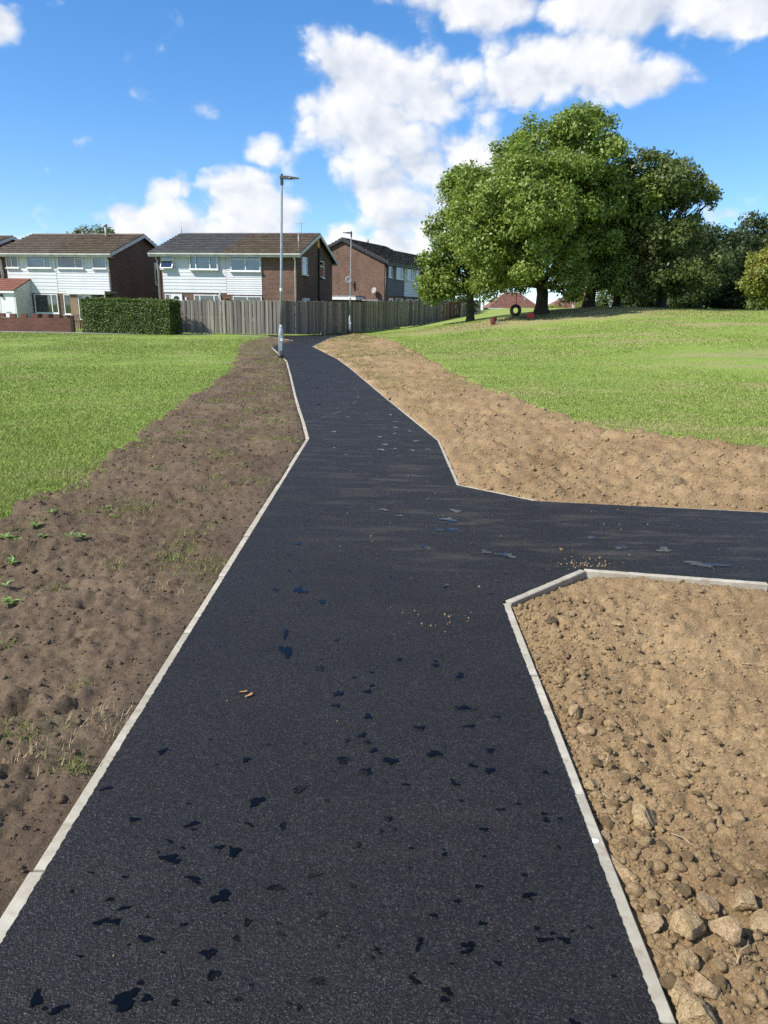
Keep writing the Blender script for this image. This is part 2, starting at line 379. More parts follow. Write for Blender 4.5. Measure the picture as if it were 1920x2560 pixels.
def dry_factor(nt, tc):
    mp = N(nt, 'ShaderNodeMapping'); mp.inputs['Scale'].default_value = (.1, .3, 1); L(nt, tc, mp.inputs[0])
    dr = noise(nt, 1.7, 7, .62, mp.outputs[0])
    sp = N(nt, 'ShaderNodeSeparateXYZ'); L(nt, tc, sp.inputs[0])
    right = math_node(nt, 'MULTIPLY_ADD', sp.outputs[0], .08, .4, clamp=True)
    patch = noise(nt, .5, 5, .65, tc)
    f1 = math_node(nt, 'MULTIPLY', ramp(nt, dr.outputs[0], [(.5, (0, 0, 0)), (.64, (1, 1, 1))]), right)
    f2 = math_node(nt, 'MULTIPLY', ramp(nt, patch.outputs[0], [(.53, (0, 0, 0)), (.75, (1, 1, 1))]), .75)
    vx = N(nt, 'ShaderNodeVectorMath', operation='SUBTRACT'); L(nt, tc, vx.inputs[0]); vx.inputs[1].default_value = (8.5, 42.5, 0)
    vs = N(nt, 'ShaderNodeVectorMath', operation='MULTIPLY'); L(nt, vx.outputs[0], vs.inputs[0]); vs.inputs[1].default_value = (.1, .2, 0)
    ln = N(nt, 'ShaderNodeVectorMath', operation='LENGTH'); L(nt, vs.outputs[0], ln.inputs[0])
    e = math_node(nt, 'ADD', ln.outputs['Value'], math_node(nt, 'MULTIPLY', noise(nt, .8, 5, .6, tc).outputs[0], .9))
    f3 = ramp(nt, math_node(nt, 'MULTIPLY', e, .5), [(.0, (1, 1, 1)), (.52, (.95, .95, .95)), (.75, (0, 0, 0))])
    return math_node(nt, 'MULTIPLY', math_node(nt, 'MAXIMUM', math_node(nt, 'MAXIMUM', f1, f2), f3), .85)
def grass_mat():
    m, nt, bs, _ = base_mat('grass_ground')
    tc = N(nt, 'ShaderNodeTexCoord').outputs['Object']
    a = noise(nt, .35, 6, .6, tc); b = noise(nt, 14, 4, .7, tc); c3 = noise(nt, 55, 3, .7, tc)
    c = ramp(nt, a.outputs[0], [(.3, (.165, .25, .045)), (.55, (.215, .295, .06)), (.75, (.27, .325, .085))])
    c = mixc(nt, .75, c, ramp(nt, b.outputs[0], [(.25, (.55, .6, .5)), (.75, (1.4, 1.35, 1.4))]), 'MULTIPLY')
    c = mixc(nt, .6, c, ramp(nt, c3.outputs[0], [(.3, (.5, .55, .5)), (.7, (1.5, 1.45, 1.5))]), 'MULTIPLY')
    c = mixc(nt, dry_factor(nt, tc), c, (.29, .25, .125))
    L(nt, c, bs.inputs['Base Color']); bs.inputs['Roughness'].default_value = .9; bs.inputs['Specular IOR Level'].default_value = .15
    bump(nt, mixc(nt, .5, b.outputs[0], c3.outputs[0]), bs, .8, .05)
    return m
def blade_mat(name, dark, light, dry, amount=1.0):
    m, nt, bs, out = base_mat(name); tc = N(nt, 'ShaderNodeTexCoord').outputs['Object']
    gi = N(nt, 'ShaderNodeNewGeometry')
    c = ramp(nt, gi.outputs['Random Per Island'], [(0, dark), (.8, light), (1, (light[0] * 1.15, light[1] * 1.02, light[2] * 1.3))])
    c = mixc(nt, math_node(nt, 'MULTIPLY', dry_factor(nt, tc), amount), c, dry)
    L(nt, c, bs.inputs['Base Color']); bs.inputs['Roughness'].default_value = .55; bs.inputs['Specular IOR Level'].default_value = .25
    tr = N(nt, 'ShaderNodeBsdfTranslucent'); L(nt, c, tr.inputs[0])
    mx = N(nt, 'ShaderNodeMixShader'); mx.inputs[0].default_value = .3
    L(nt, bs.outputs[0], mx.inputs[1]); L(nt, tr.outputs[0], mx.inputs[2]); L(nt, mx.outputs[0], out.inputs[0]); return m
MT['blade'] = blade_mat('grass_blade', (.13, .2, .032), (.31, .38, .095), (.40, .35, .17))
MT['sparse_blade'] = blade_mat('sparse_grass_blade', (.14, .17, .04), (.26, .29, .09), (.32, .27, .13))
MT['grass'] = grass_mat()

def soil_mat(name, c, c2, c3, dusty=None):
    m, nt, bs, _ = base_mat(name)
    tc = N(nt, 'ShaderNodeTexCoord').outputs['Object']
    a = noise(nt, .9, 6, .6, tc); b = noise(nt, 38, 6, .75, tc); d = noise(nt, 150, 4, .75, tc)
    cc = ramp(nt, a.outputs[0], [(.3, c), (.55, c2), (.75, c3)])
    cc = mixc(nt, .7, cc, ramp(nt, b.outputs[0], [(.3, (.55, .53, .51)), (.7, (1.4, 1.4, 1.4))]), 'MULTIPLY')
    cc = mixc(nt, .55, cc, ramp(nt, d.outputs[0], [(.32, (.4, .39, .38)), (.68, (1.6, 1.6, 1.6))]), 'MULTIPLY')
    if dusty: cc = mixc(nt, ramp(nt, noise(nt, 3.2, 6, .7, tc).outputs[0], [(.55, (0, 0, 0)), (.75, (.5, .5, .5))]), cc, dusty)
    L(nt, cc, bs.inputs['Base Color']); bs.inputs['Roughness'].default_value = .95; bs.inputs['Specular IOR Level'].default_value = .1
    h = mixc(nt, .4, b.outputs[0], d.outputs[0]); bump(nt, h, bs, 1.0, .018)
    return m
MT['soil_left'] = soil_mat('dark_topsoil', (.092, .066, .044), (.138, .101, .068), (.185, .139, .096), (.145, .14, .075))
MT['soil_right'] = soil_mat('dry_subsoil', (.215, .145, .077), (.295, .206, .112), (.36, .26, .145))
MT['clod'] = soil_mat('dry_clod', (.225, .16, .087), (.31, .225, .125), (.385, .285, .163))
MT['clod_dark'] = soil_mat('dark_clod', (.09, .065, .045), (.12, .09, .06), (.16, .12, .08))
MT['rock'] = soil_mat('sandstone', (.30, .215, .118), (.40, .295, .165), (.49, .37, .215))
MT['rock_grey'] = soil_mat('greyish_stone', (.30, .215, .125), (.38, .275, .165), (.45, .33, .2))

def asphalt_mat():
    m, nt, bs, _ = base_mat('fresh_asphalt')
    tc = N(nt, 'ShaderNodeTexCoord').outputs['Object']
    wn = noise(nt, 60, 2, .5, tc)
    wv = mixc(nt, .006, tc, wn.outputs['Color'], 'ADD')
    v = N(nt, 'ShaderNodeTexVoronoi'); v.inputs['Scale'].default_value = 230; L(nt, wv, v.inputs['Vector'])
    v2 = N(nt, 'ShaderNodeTexVoronoi'); v2.inputs['Scale'].default_value = 130; L(nt, wv, v2.inputs['Vector'])
    sp = N(nt, 'ShaderNodeSeparateColor'); L(nt, v.outputs['Color'], sp.inputs[0])
    c = ramp(nt, sp.outputs[0], [(0, (.002, .002, .0024)), (.5, (.0065, .0065, .007)), (.8, (.0165, .0165, .017)), (.95, (.03, .0295, .029)), (1, (.05, .049, .048))])
    c = mixc(nt, .5, c, ramp(nt, noise(nt, 1.3, 6, .65, tc).outputs[0], [(.3, (.5, .5, .52)), (.7, (1.6, 1.57, 1.52))]), 'MULTIPLY')
    # tan dust trodden on to the junction and in streaks
    s = N(nt, 'ShaderNodeSeparateXYZ'); L(nt, tc, s.inputs[0])
    def spot(x, y, rx, ry):
        dx = math_node(nt, 'MULTIPLY_ADD', s.outputs[0], 1 / rx, -x / rx); dy = math_node(nt, 'MULTIPLY_ADD', s.outputs[1], 1 / ry, -y / ry)
        r2 = math_node(nt, 'MULTIPLY_ADD', dx, dx, math_node(nt, 'MULTIPLY', dy, dy))
        return math_node(nt, 'SUBTRACT', 1.0, r2, clamp=True)
    j = math_node(nt, 'MAXIMUM', spot(1.6, 5.6, 2.6, 1.5), spot(.2, 7.2, 1.3, 2.6))
    j = math_node(nt, 'MAXIMUM', j, math_node(nt, 'MULTIPLY', spot(-.6, 11, 2, 7), .7))
    j = math_node(nt, 'MAXIMUM', j, .08)
    mp = N(nt, 'ShaderNodeMapping'); mp.inputs['Scale'].default_value = (1.0, 4.2, 1); mp.inputs['Rotation'].default_value = (0, 0, .1); L(nt, tc, mp.inputs[0])
    du = noise(nt, 1.5, 9, .66, mp.outputs[0]); spk = noise(nt, 7, 6, .7, tc)
    gate = math_node(nt, 'MULTIPLY', math_node(nt, 'MAXIMUM', ramp(nt, du.outputs[0], [(.5, (0, 0, 0)), (.72, (1, 1, 1))]), ramp(nt, spk.outputs[0], [(.62, (0, 0, 0)), (.7, (.8, .8, .8))])), j)
    grain = ramp(nt, v.outputs['Distance'], [(.1, (1, 1, 1)), (.6, (.25, .25, .25))])
    c = mixc(nt, math_node(nt, 'MULTIPLY', math_node(nt, 'MULTIPLY', gate, grain), .5), c, (.25, .205, .145))
    # two faint tan wheel arcs
    def arc(x, y, r, w, y0=None):
        dx = math_node(nt, 'SUBTRACT', s.outputs[0], x); dy = math_node(nt, 'MULTIPLY', math_node(nt, 'SUBTRACT', s.outputs[1], y), .45)
        rr = math_node(nt, 'SQRT', math_node(nt, 'MULTIPLY_ADD', dx, dx, math_node(nt, 'MULTIPLY', dy, dy)))
        return math_node(nt, 'SUBTRACT', 1.0, math_node(nt, 'MULTIPLY', math_node(nt, 'ABSOLUTE', math_node(nt, 'SUBTRACT', rr, r)), 1 / w), clamp=True)
    ar = math_node(nt, 'MAXIMUM', arc(-2.5, 14.2, 1.95, .03), arc(-4.4, 33.5, 1.0, .03))
    ar = math_node(nt, 'MULTIPLY', ar, ramp(nt, noise(nt, 3, 3, .6, tc).outputs[0], [(.45, (0, 0, 0)), (.62, (.38, .38, .38))]))
    c = mixc(nt, ar, c, (.17, .135, .09))
    L(nt, c, bs.inputs['Base Color'])
    sp2 = N(nt, 'ShaderNodeSeparateColor'); L(nt, v2.outputs['Color'], sp2.inputs[0])
    L(nt, ramp(nt, sp2.outputs[1], [(0, (.42, .42, .42)), (1, (.85, .85, .85))]), bs.inputs['Roughness'])
    bs.inputs['Specular IOR Level'].default_value = .31
    h = mixc(nt, .5, v.outputs['Distance'], v2.outputs['Distance'])
    h = mixc(nt, .35, h, sp.outputs[1])
    bump(nt, h, bs, 1.0, .006)
    return m
MT['asphalt'] = asphalt_mat()
MT['old_path'] = plain('worn_footway', (.22, .21, .2), .9, .15, 2, bmp=.3, bscale=60)
def kerb_mat():
    m, nt, bs, _ = base_mat('concrete_edging')
    tc = N(nt, 'ShaderNodeTexCoord').outputs['Object']
    oi = N(nt, 'ShaderNodeObjectInfo')
    a = noise(nt, 5, 7, .65, tc); b = noise(nt, 60, 4, .6, tc); p = noise(nt, 130, 2, .5, tc)
    c = ramp(nt, a.outputs[0], [(.28, (.27, .245, .195)), (.5, (.38, .35, .285)), (.72, (.47, .44, .37))])
    c = mixc(nt, 1.0, c, ramp(nt, oi.outputs['Random'], [(0, (.86, .86, .84)), (1, (1.08, 1.08, 1.08))]), 'MULTIPLY')
    c = mixc(nt, ramp(nt, p.outputs[0], [(.70, (0, 0, 0)), (.74, (.85, .85, .85))]), c, (.05, .045, .04))
    c = mixc(nt, ramp(nt, noise(nt, 9, 5, .7, tc).outputs[0], [(.5, (0, 0, 0)), (.7, (.7, .7, .7))]), c, (.2, .155, .1))
    L(nt, c, bs.inputs['Base Color']); bs.inputs['Roughness'].default_value = .85; bs.inputs['Specular IOR Level'].default_value = .2
    bump(nt, b.outputs[0], bs, .35, .004)
    return m
MT['kerb'] = kerb_mat()
def water_mat():
    m, nt, bs, _ = base_mat('puddle_water')
    bs.inputs['Base Color'].default_value = (.0025, .0026, .003, 1); bs.inputs['Roughness'].default_value = .03; bs.inputs['IOR'].default_value = 1.33
    n = noise(nt, 12, 3); bump(nt, n.outputs[0], bs, .04, .003); return m
MT['water'] = water_mat()
def fence_mat(name, c, c2, c3):
    m, nt, bs, _ = base_mat(name)
    oi = N(nt, 'ShaderNodeObjectInfo'); tc = N(nt, 'ShaderNodeTexCoord').outputs['Object']
    ad = N(nt, 'ShaderNodeVectorMath', operation='ADD'); L(nt, tc, ad.inputs[0]); 
    cm = N(nt, 'ShaderNodeVectorMath', operation='SCALE'); cm.inputs[0].default_value = (7, 3, 11); L(nt, oi.outputs['Random'], cm.inputs['Scale']); L(nt, cm.outputs[0], ad.inputs[1])
    mp = N(nt, 'ShaderNodeMapping'); mp.inputs['Scale'].default_value = (30, 30, 1.6); L(nt, ad.outputs[0], mp.inputs[0])
    g = noise(nt, 1.0, 6, .65, mp.outputs[0])
    cc = ramp(nt, g.outputs[0], [(.3, c), (.5, c2), (.72, c3)])
    cc = mixc(nt, 1.0, cc, ramp(nt, oi.outputs['Random'], [(0, (.55, .55, .57)), (.5, (.9, .88, .86)), (1, (1.35, 1.3, 1.22))]), 'MULTIPLY')
    L(nt, cc, bs.inputs['Base Color']); bs.inputs['Roughness'].default_value = .9; bs.inputs['Specular IOR Level'].default_value = .15
    bump(nt, g.outputs[0], bs, .5, .006); return m
MT['fence'] = fence_mat('weathered_fence_wood', (.165, .15, .13), (.245, .225, .197), (.335, .31, .275))
MT['fence_brown'] = fence_mat('brown_fence_wood', (.07, .04, .022), (.11, .065, .038), (.15, .09, .055))
MT['fence_tan'] = fence_mat('tan_fence_wood', (.17, .13, .08), (.23, .18, .115), (.29, .23, .15))

# ------------------------------------------------------------------ ground plan (metres)
def GP(l): return [tuple(G(u, v)[:2]) for u, v in l]
KL = [(-1.05, -5.0)] + GP([(332, 1798), (770, 1096), (761, 1062), (752, 1034), (739, 992), (727, 940), (717, 903), (711, 897), (680, 868)])
KI = GP([(734, 851), (671, 840)])                                           # the little spit of kerb at the fence
KN = [(.73, -5.0)] + GP([(1669, 2559), (1264, 1507)])                       # near kerb, right
KN2 = GP([(1267, 1503), (1456, 1424)])
KN3 = GP([(1460, 1423), (1920, 1457)]) + [(9.0, 3.4), (22, 1.6)]
KF = [(22, 4.0), (9.0, 5.45)] + GP([(1920, 1280), (1336, 1251), (1145, 1212), (1096, 1101), (960, 991), (875, 920), (843, 897), (781, 866), (827, 844), (866, 837), (886, 834)])
FENCE = [tuple(A(u, 800, Y)[:2]) for u, Y in ((428, 44.1), (700, 43.7), (900, 49.8), (1000, 54.0), (1108, 62.0))]
PATH = KL + KI + [tuple(A(671, 800, 44.0)[:2]), (FENCE[1][0], FENCE[1][1] - .7), (FENCE[2][0] - .9, FENCE[2][1] - .5)] + KF[::-1][:] + KN3[::-1] + KN2[::-1] + KN[::-1]
SOIL_L = GP([(670, 842), (602, 856), (567, 926), (497, 972), (440, 1007), (335, 1088), (231, 1157), (116, 1215), (0, 1284)]) + [(-3.4, 4.6), (-5.2, 3.4), (-9, 1.5), (-9, -5)] + KL + KI
SOIL_R = GP([(914, 839), (983, 856), (1111, 920), (1215, 966), (1412, 1030), (1481, 1059), (1620, 1076), (1920, 1123)]) + [(7.5, 8.2), (12, 7.2), (22, 6.2)] + KF
SOIL_N = KN + KN2 + KN3 + [(22, -5)]
OUT_PATH = PATH

def build_terrain():
    xs = np.unique(np.concatenate([[-900, -500, -300, -180, -120], np.arange(-80, -30, 2.5), np.arange(-30, 45, .4), np.arange(45, 110, 2.5), [150, 220, 350, 550, 900]]))
    ys = np.unique(np.concatenate([[-300, -120, -50, -20], np.arange(-8, 66, .4), np.arange(66, 130, 1.5), [150, 200, 300, 500, 900, 1800]]))
    X, Y = np.meshgrid(xs, ys); x = X.ravel(); y = Y.ravel()
    z = hill(x, y) - .012 + .05 * fbm(x * .18, y * .18, 3, 5) * smooth((np.hypot(x, y) - 12) / 20)
    ins = inside(x, y, PATH) | inside(x, y, SOIL_L) | inside(x, y, SOIL_R) | inside(x, y, SOIL_N)
    kd = np.minimum.reduce([pdist(x, y, l, False) for l in (KL, KF, KN, KN2, KN3)])
    ins |= kd < .3
    gd = np.minimum(pdist(x, y, SOIL_L[:13], False), pdist(x, y, SOIL_R[:11], False))
    z = z - np.where(ins, .2 * smooth((gd - .2) / .35), 0)
    nx, ny = len(xs), len(ys)
    i = (np.arange(ny - 1)[:, None] * nx + np.arange(nx - 1)[None]).ravel()
    o = np_mesh('grass_field', np.stack([x, y, z], 1), np.stack([i, i + 1, i + nx + 1, i + nx], 1), MT['grass'], smooth_=True)
    tag(o, kind='structure')
build_terrain()

def offset_line(l, d):
    """offset an open polyline to its left by d"""
    P = [Vector(p) for p in l]; out = []
    for i, p in enumerate(P):
        a = (P[i] - P[i - 1]).normalized() if i else None; b = (P[i + 1] - P[i]).normalized() if i < len(P) - 1 else None
        na = Vector((-a.y, a.x)) if a else None; nb = Vector((-b.y, b.x)) if b else None
        n = (na or nb) if not (na and nb) else (na + nb).normalized() / max(.4, math.cos(na.angle(nb) / 2))
        out.append(tuple(p + n * d))
    return out
def jitter_line(l, amp=.0022, step=.008, far=9.0):
    out = []
    for a, b in zip(l[:-1], l[1:]):
        a = np.array(a); b = np.array(b); Ln = np.linalg.norm(b - a); n = np.array([-(b - a)[1], (b - a)[0]]) / max(Ln, 1e-6)
        t = 0
        while t < Ln:
            p = a + (b - a) * t / Ln; d = max(1.2, math.hypot(*p)) if p[1] > 0 else 4
            q = p + n * random.uniform(-amp, amp) * (1 if d < far else .5) * (1.6 if random.random() < .15 else 1)
            out.append(tuple(q)); t += step * max(1, d / 1.8)
    out.append(tuple(l[-1])); return out
def build_asphalt():
    d = .017
    loop = jitter_line(offset_line(KL, -d)) + KI + PATH[len(KL) + len(KI):len(KL) + len(KI) + 3]
    loop += jitter_line(offset_line(KF[::-1], -d)) + jitter_line(offset_line(KN3[::-1], -d)) + jitter_line(offset_line(KN2[::-1], -d)) + jitter_line(offset_line(KN[::-1], -d))
    bm = bmesh.new()
    vs = [bm.verts.new((p[0], p[1], 0)) for p in loop]
    es = []
    for i in range(len(vs)):
        try: es.append(bm.edges.new((vs[i], vs[(i + 1) % len(vs)])))
        except ValueError: pass
    bmesh.ops.triangle_fill(bm, use_beauty=True, edges=es)
    for f in bm.faces:
        if f.normal.z < 0: f.normal_flip()
    ed = [e for e in bm.edges if len(e.link_faces) == 1]
    r = bmesh.ops.extrude_edge_only(bm, edges=ed)
    for v in [g for g in r['geom'] if isinstance(g, bmesh.types.BMVert)]: v.co.z = -.02
    me = bpy.data.meshes.new('asphalt_path'); bm.to_mesh(me); bm.free(); me.materials.append(MT['asphalt'])
    o = bpy.data.objects.new('asphalt_path', me); col.objects.link(o); tag(o, kind='structure')
build_asphalt()
def build_footway():
    a = GP([(671, 841), (430, 843), (0, 838)]); m = MB()
    top = [(FENCE[1][0] - .9, FENCE[1][1] - .75), (FENCE[0][0], FENCE[0][1] - .7)]
    pts = [(a[0][0] - .1, top[0][1] - .7), (a[1][0], top[1][1] - .75), (-32, top[1][1] - .9), (-32, top[1][1] - .1), top[1], top[0]]
    m.prism(pts, 'z', -.05, .008).build('footway', MT['old_path']); tag(bpy.data.objects['footway'], kind='structure')
build_footway()

def build_kerbs():
    root = empty('concrete_edging', (0, 0, 0), kind='structure')
    Lb = .87; proto = {}
    for line in (KL, KI, KN, KN2, KN3, KF):
        for a, b in zip(line[:-1], line[1:]):
            a = Vector(a); b = Vector(b); Ln = (b - a).length; n = max(1, round(Ln / Lb)); seg = Ln / n
            if min(a.length, b.length) > 30 and Ln > 3: n = max(1, n)
            ang = math.atan2(b.y - a.y, b.x - a.x)
            for i in range(n):
                p = a + (b - a) * (i + .5) / n
                if p.y < -4: continue
                key = 'k'
                w = .0255
                if key not in proto:
                    m = MB(); e = .004
                    m.prism([(-w, -.2), (w, -.2), (w, -e), (w - e, 0), (-w + e, 0), (-w, -e)], 'x', -.5, .5)
                    o = m.build('kerb_block', MT['kerb'], root); proto[key] = o
                else:
                    o = proto[key].copy(); o.name = 'kerb_block'; col.objects.link(o)
                o.scale = (seg - .009, 1, 1)
                o.location = (p.x + random.uniform(-.004, .004), p.y, -.004 + random.uniform(-.005, .003)); o.rotation_euler = (random.uniform(-.02, .02), random.uniform(-.002, .002), ang + random.uniform(-.003, .003))
build_kerbs()

def soil_grid(name, poly, ky, kx, yb, mat, height, g0=2.0):
    ys = [yb[0]]
    while ys[-1] < yb[1]:
        y = ys[-1]; ys.append(y + (ky * (max(y, 1.2) / 1.2) ** 1.2 if y > .8 else .06))
    ys = np.array(ys); ks = np.arange(kx[0], kx[1], kx[2])
    gY = np.maximum(ys, .8) + g0
    X = gY[:, None] * ks[None]; Y = np.repeat(ys[:, None], len(ks), 1)
    x = X.ravel(); y = Y.ravel()
    sd = sdist(x, y, poly); edge = pdist(x, y, KL, False)
    for l in (KI, KN, KN2, KN3, KF): edge = np.minimum(edge, pdist(x, y, l, False))
    sp = sdist(x, y, PATH)
    rag = .16 * fbm(x * 1.3, y * 1.3, 4, 31) + .06 * fbm(x * 7, y * 7, 2, 37)
    inn = smooth((sd + rag + .02) / .14)
    z = hill(x, y) + height(x, y, edge)
    z = np.where((sp < 0) & (edge < .3), hill(x, y) + height(x, y, edge), hill(x, y) - .09 + (height(x, y, edge) + .09) * inn)
    cap = -.014 + .45 * np.maximum(0, edge - .035)
    z = np.where(edge < .5, np.minimum(z, cap), z)
    z = np.where(sp > -.012, -.12, z)
    nx, ny = len(ks), len(ys)
    i = (np.arange(ny - 1)[:, None] * nx + np.arange(nx - 1)[None])
    keep = ((sd > -.6) & (sp < .35)).reshape(ny, nx); kq = keep[:-1, :-1] | keep[1:, 1:]
    i = i[kq]
    f = np.stack([i, i + 1, i + nx + 1, i + nx], 1)
    used = np.unique(f); mp = np.full(nx * ny, -1); mp[used] = np.arange(len(used))
    o = np_mesh(name, np.stack([x, y, z], 1)[used], mp[f], mat, smooth_=True); tag(o, kind='structure')
    return o
dents = [(random.uniform(-3.3, -1.3), random.uniform(1.2, 24) ** 1.0) for _ in range(330)]
_dp = [(x - max(0, y - 18) * .12, y, random.uniform(.05, .16), random.uniform(.025, .05), random.uniform(-.5, 1.0), random.uniform(.025, .06)) for x, y in dents]
def h_left(x, y, e):
    z = .012 + .05 * fbm(x * 1.1, y * .9, 3, 3) + .045 * fbm(x * 2.6, y * 3.2, 3, 8) + .035 * (np.abs(fbm(x * 6, y * 7, 3, 12)) - .2) + .03 * (np.abs(fbm(x * 15, y * 15, 2, 15)) - .2) + .022 * fbm(x * 30, y * 30, 2, 13)
    for cx, cy, a, b, t, d in _dp:
        s = (abs(x - cx) < .5) & (abs(y - cy) < .5)
        if not s.any(): continue
        dx = x[s] - cx; dy = y[s] - cy; c, sn = math.cos(t), math.sin(t)
        p = dx * c + dy * sn; q = -dx * sn + dy * c
        z[s] -= d * np.exp(-(p / a) ** 2 - (q / b) ** 2) - .45 * d * np.exp(-((p) / a) ** 2 - ((q - 1.8 * b) / b) ** 2)
    return z * (.25 + .75 * smooth(e / .35)) - .012 * (1 - smooth(e / .3))
def clump(x, y, sc_, s): return np.abs(fbm(x * sc_, y * sc_, 2, s))
def h_right(x, y, e):
    z = .01 + .05 * fbm(x * .8, y * .8, 3, 41) + .04 * fbm(x * 5, y * 5, 3, 45) + .1 * (clump(x, y, 6, 47) - .25) + .065 * (clump(x, y, 14, 53) - .2)
    return z * (.35 + .65 * smooth(e / .4)) - .012
def h_near(x, y, e):
    z = .012 + .05 * fbm(x * 1.1, y * 1.1, 3, 61) + .03 * fbm(x * 5, y * 5, 3, 65) + .045 * (clump(x, y, 11, 67) - .25) + .032 * (clump(x, y, 27, 71) - .2) + .018 * (clump(x, y, 62, 77) - .2)
    return z * (.45 + .55 * smooth(e / .3)) - .05 * np.exp(-e / .09) - .012
soil_l = soil_grid('soil', SOIL_L, .0060, (-1.15, .06, .0032), (-1.5, 46), MT['soil_left'], h_left)
soil_r = soil_grid('soil', SOIL_R, .0085, (-.30, 1.25, .0042), (5.0, 50), MT['soil_right'], h_right)
soil_n = soil_grid('soil', SOIL_N, .0075, (.07, 1.2, .0034), (-1.5, 5.2), MT['soil_right'], h_near)

# ------------------------------------------------------------------ houses
def window(parent, x0, x1, z0, z1, org=(0, 0), rz=0, splits=(), transoms=(), back='curtain', sill=True, name='window', proud=.085, fw_=.055, mirror=False):
    """a framed window in a wall plane; local x along the wall, -y outwards"""
    c, s = math.cos(rz), math.sin(rz)
    loc = (org[0] + c * x0, org[1] + s * x0, z0); w, h = x1 - x0, z1 - z0
    m = MB(); f = fw_
    m.box(0, w, -proud, 0, 0, f); m.box(0, w, -proud, 0, h - f, h); m.box(0, f, -proud, 0, f, h - f); m.box(w - f, w, -proud, 0, f, h - f)
    xs = [f] + [w * q for q in splits] + [w - f]
    for q in splits: m.box(w * q - f * .55, w * q + f * .55, -proud, 0, f, h - f)
    tr = {}
    for (k, q) in transoms:
        a = xs[k] + (f * .55 if k else 0); b = xs[k + 1] - (f * .55 if k < len(xs) - 2 else 0)
        m.box(a, b, -proud + .004, 0, h * q - f * .45, h * q + f * .45)
    fr = m.build(name, MT['white'], parent, loc, rz)
    for k in range(len(xs) - 1):
        a = xs[k] + (f * .55 if k else 0); b = xs[k + 1] - (f * .55 if k < len(xs) - 2 else 0)
        zs = [f] + sorted(h * q for (kk, q) in transoms if kk == k) + [h - f]
        for j in range(len(zs) - 1):
            za = zs[j] + (f * .45 if j else 0); zb = zs[j + 1] - (f * .45 if j < len(zs) - 2 else 0)
            MB().box(a, b, -proud * .62, -proud * .62 + .006, za, zb).build('pane', MT['glass'], fr)
    MB().box(f, w - f, -.012, -.004, f, h - f).build('backing', MT['dark'], fr)
    if back in ('curtain', 'blind'):
        n = max(12, int(w / .05)); vs = []; fs = []
        zt, zb = h - f - .01, f + .01
        spans = [(f, w - f)] if back == 'blind' else [(f, w * .46), (w * .5, w - f)]
        for (a, b) in spans:
            bse = len(vs)
            for i in range(n + 1):
                t = i / n; yy = -.028 - .012 * math.sin(t * (b - a) * (42 if back == 'blind' else 55) + 1.3 * math.sin(t * 7))
                vs += [(a + (b - a) * t, yy, zb), (a + (b - a) * t, yy, zt)]
            fs += [(bse + 2 * i, bse + 2 * i + 2, bse + 2 * i + 3, bse + 2 * i + 1) for i in range(n)]
        MB().add(vs, fs).build('curtain', MT['curtain' if back == 'curtain' else 'blind'], fr, fixn=False)
    elif back == 'stripe':
        for i in range(5): MB().box(f + .02, w * .72, -.03, -.024, h * (.16 + .16 * i), h * (.16 + .16 * i) + h * .075).build('blind_slat', MT['stripe_blind'], fr)
    if sill: MB().box(-.06, w + .06, -proud - .07, 0, -.055, -.004).build('sill', MT['white'], fr)
    return fr
def planks(parent, x0, x1, z0, z1, n, m='clad', y=-.035, org=(0, 0), rz=0):
    h = (z1 - z0) / n; c, s = math.cos(rz), math.sin(rz); first = None
    for i in range(n):
        loc = (org[0] + c * x0, org[1] + s * x0, z0 + i * h)
        if first is None:
            w = x1 - x0
            first = MB().add([(0, -.002, 0), (w, -.002, 0), (w, -.002, h + .012), (0, -.002, h + .012), (0, y, 0), (w, y, 0), (w, y + .022, h + .012), (0, y + .022, h + .012)],
                [(3,2,1,0),(4,5,6,7),(0,1,5,4),(1,2,6,5),(2,3,7,6),(3,0,4,7)]).build('cladding_plank', MT[m], parent, loc, rz)
        else:
            share(first, 'cladding_plank', parent, loc, rz)
def door(parent, x0, x1, z0, z1, org=(0, 0), rz=0, fan=True, name='door'):
    c, s = math.cos(rz), math.sin(rz); w, h = x1 - x0, z1 - z0
    d = MB().box(0, w, -.07, 0, 0, h).build(name, MT['white'], parent, (org[0] + c * x0, org[1] + s * x0, z0), rz)
    if fan:
        m = MB(); k = 10; cx, cz, r = w / 2, h - .32, .2
        m.prism([(cx + r * math.cos(math.pi * j / k), cz + r * math.sin(math.pi * j / k)) for j in range(k + 1)], 'y', -.08, -.068)
        m.build('fanlight', MT['dark'], d)
    MB().box(w * .82, w * .9, -.12, -.068, h * .48, h * .5).build('handle', MT['galv'], d)
    MB().box(w * .3, w * .7, -.076, -.069, h * .42, h * .445).build('letter_plate', MT['galv'], d)
    return d
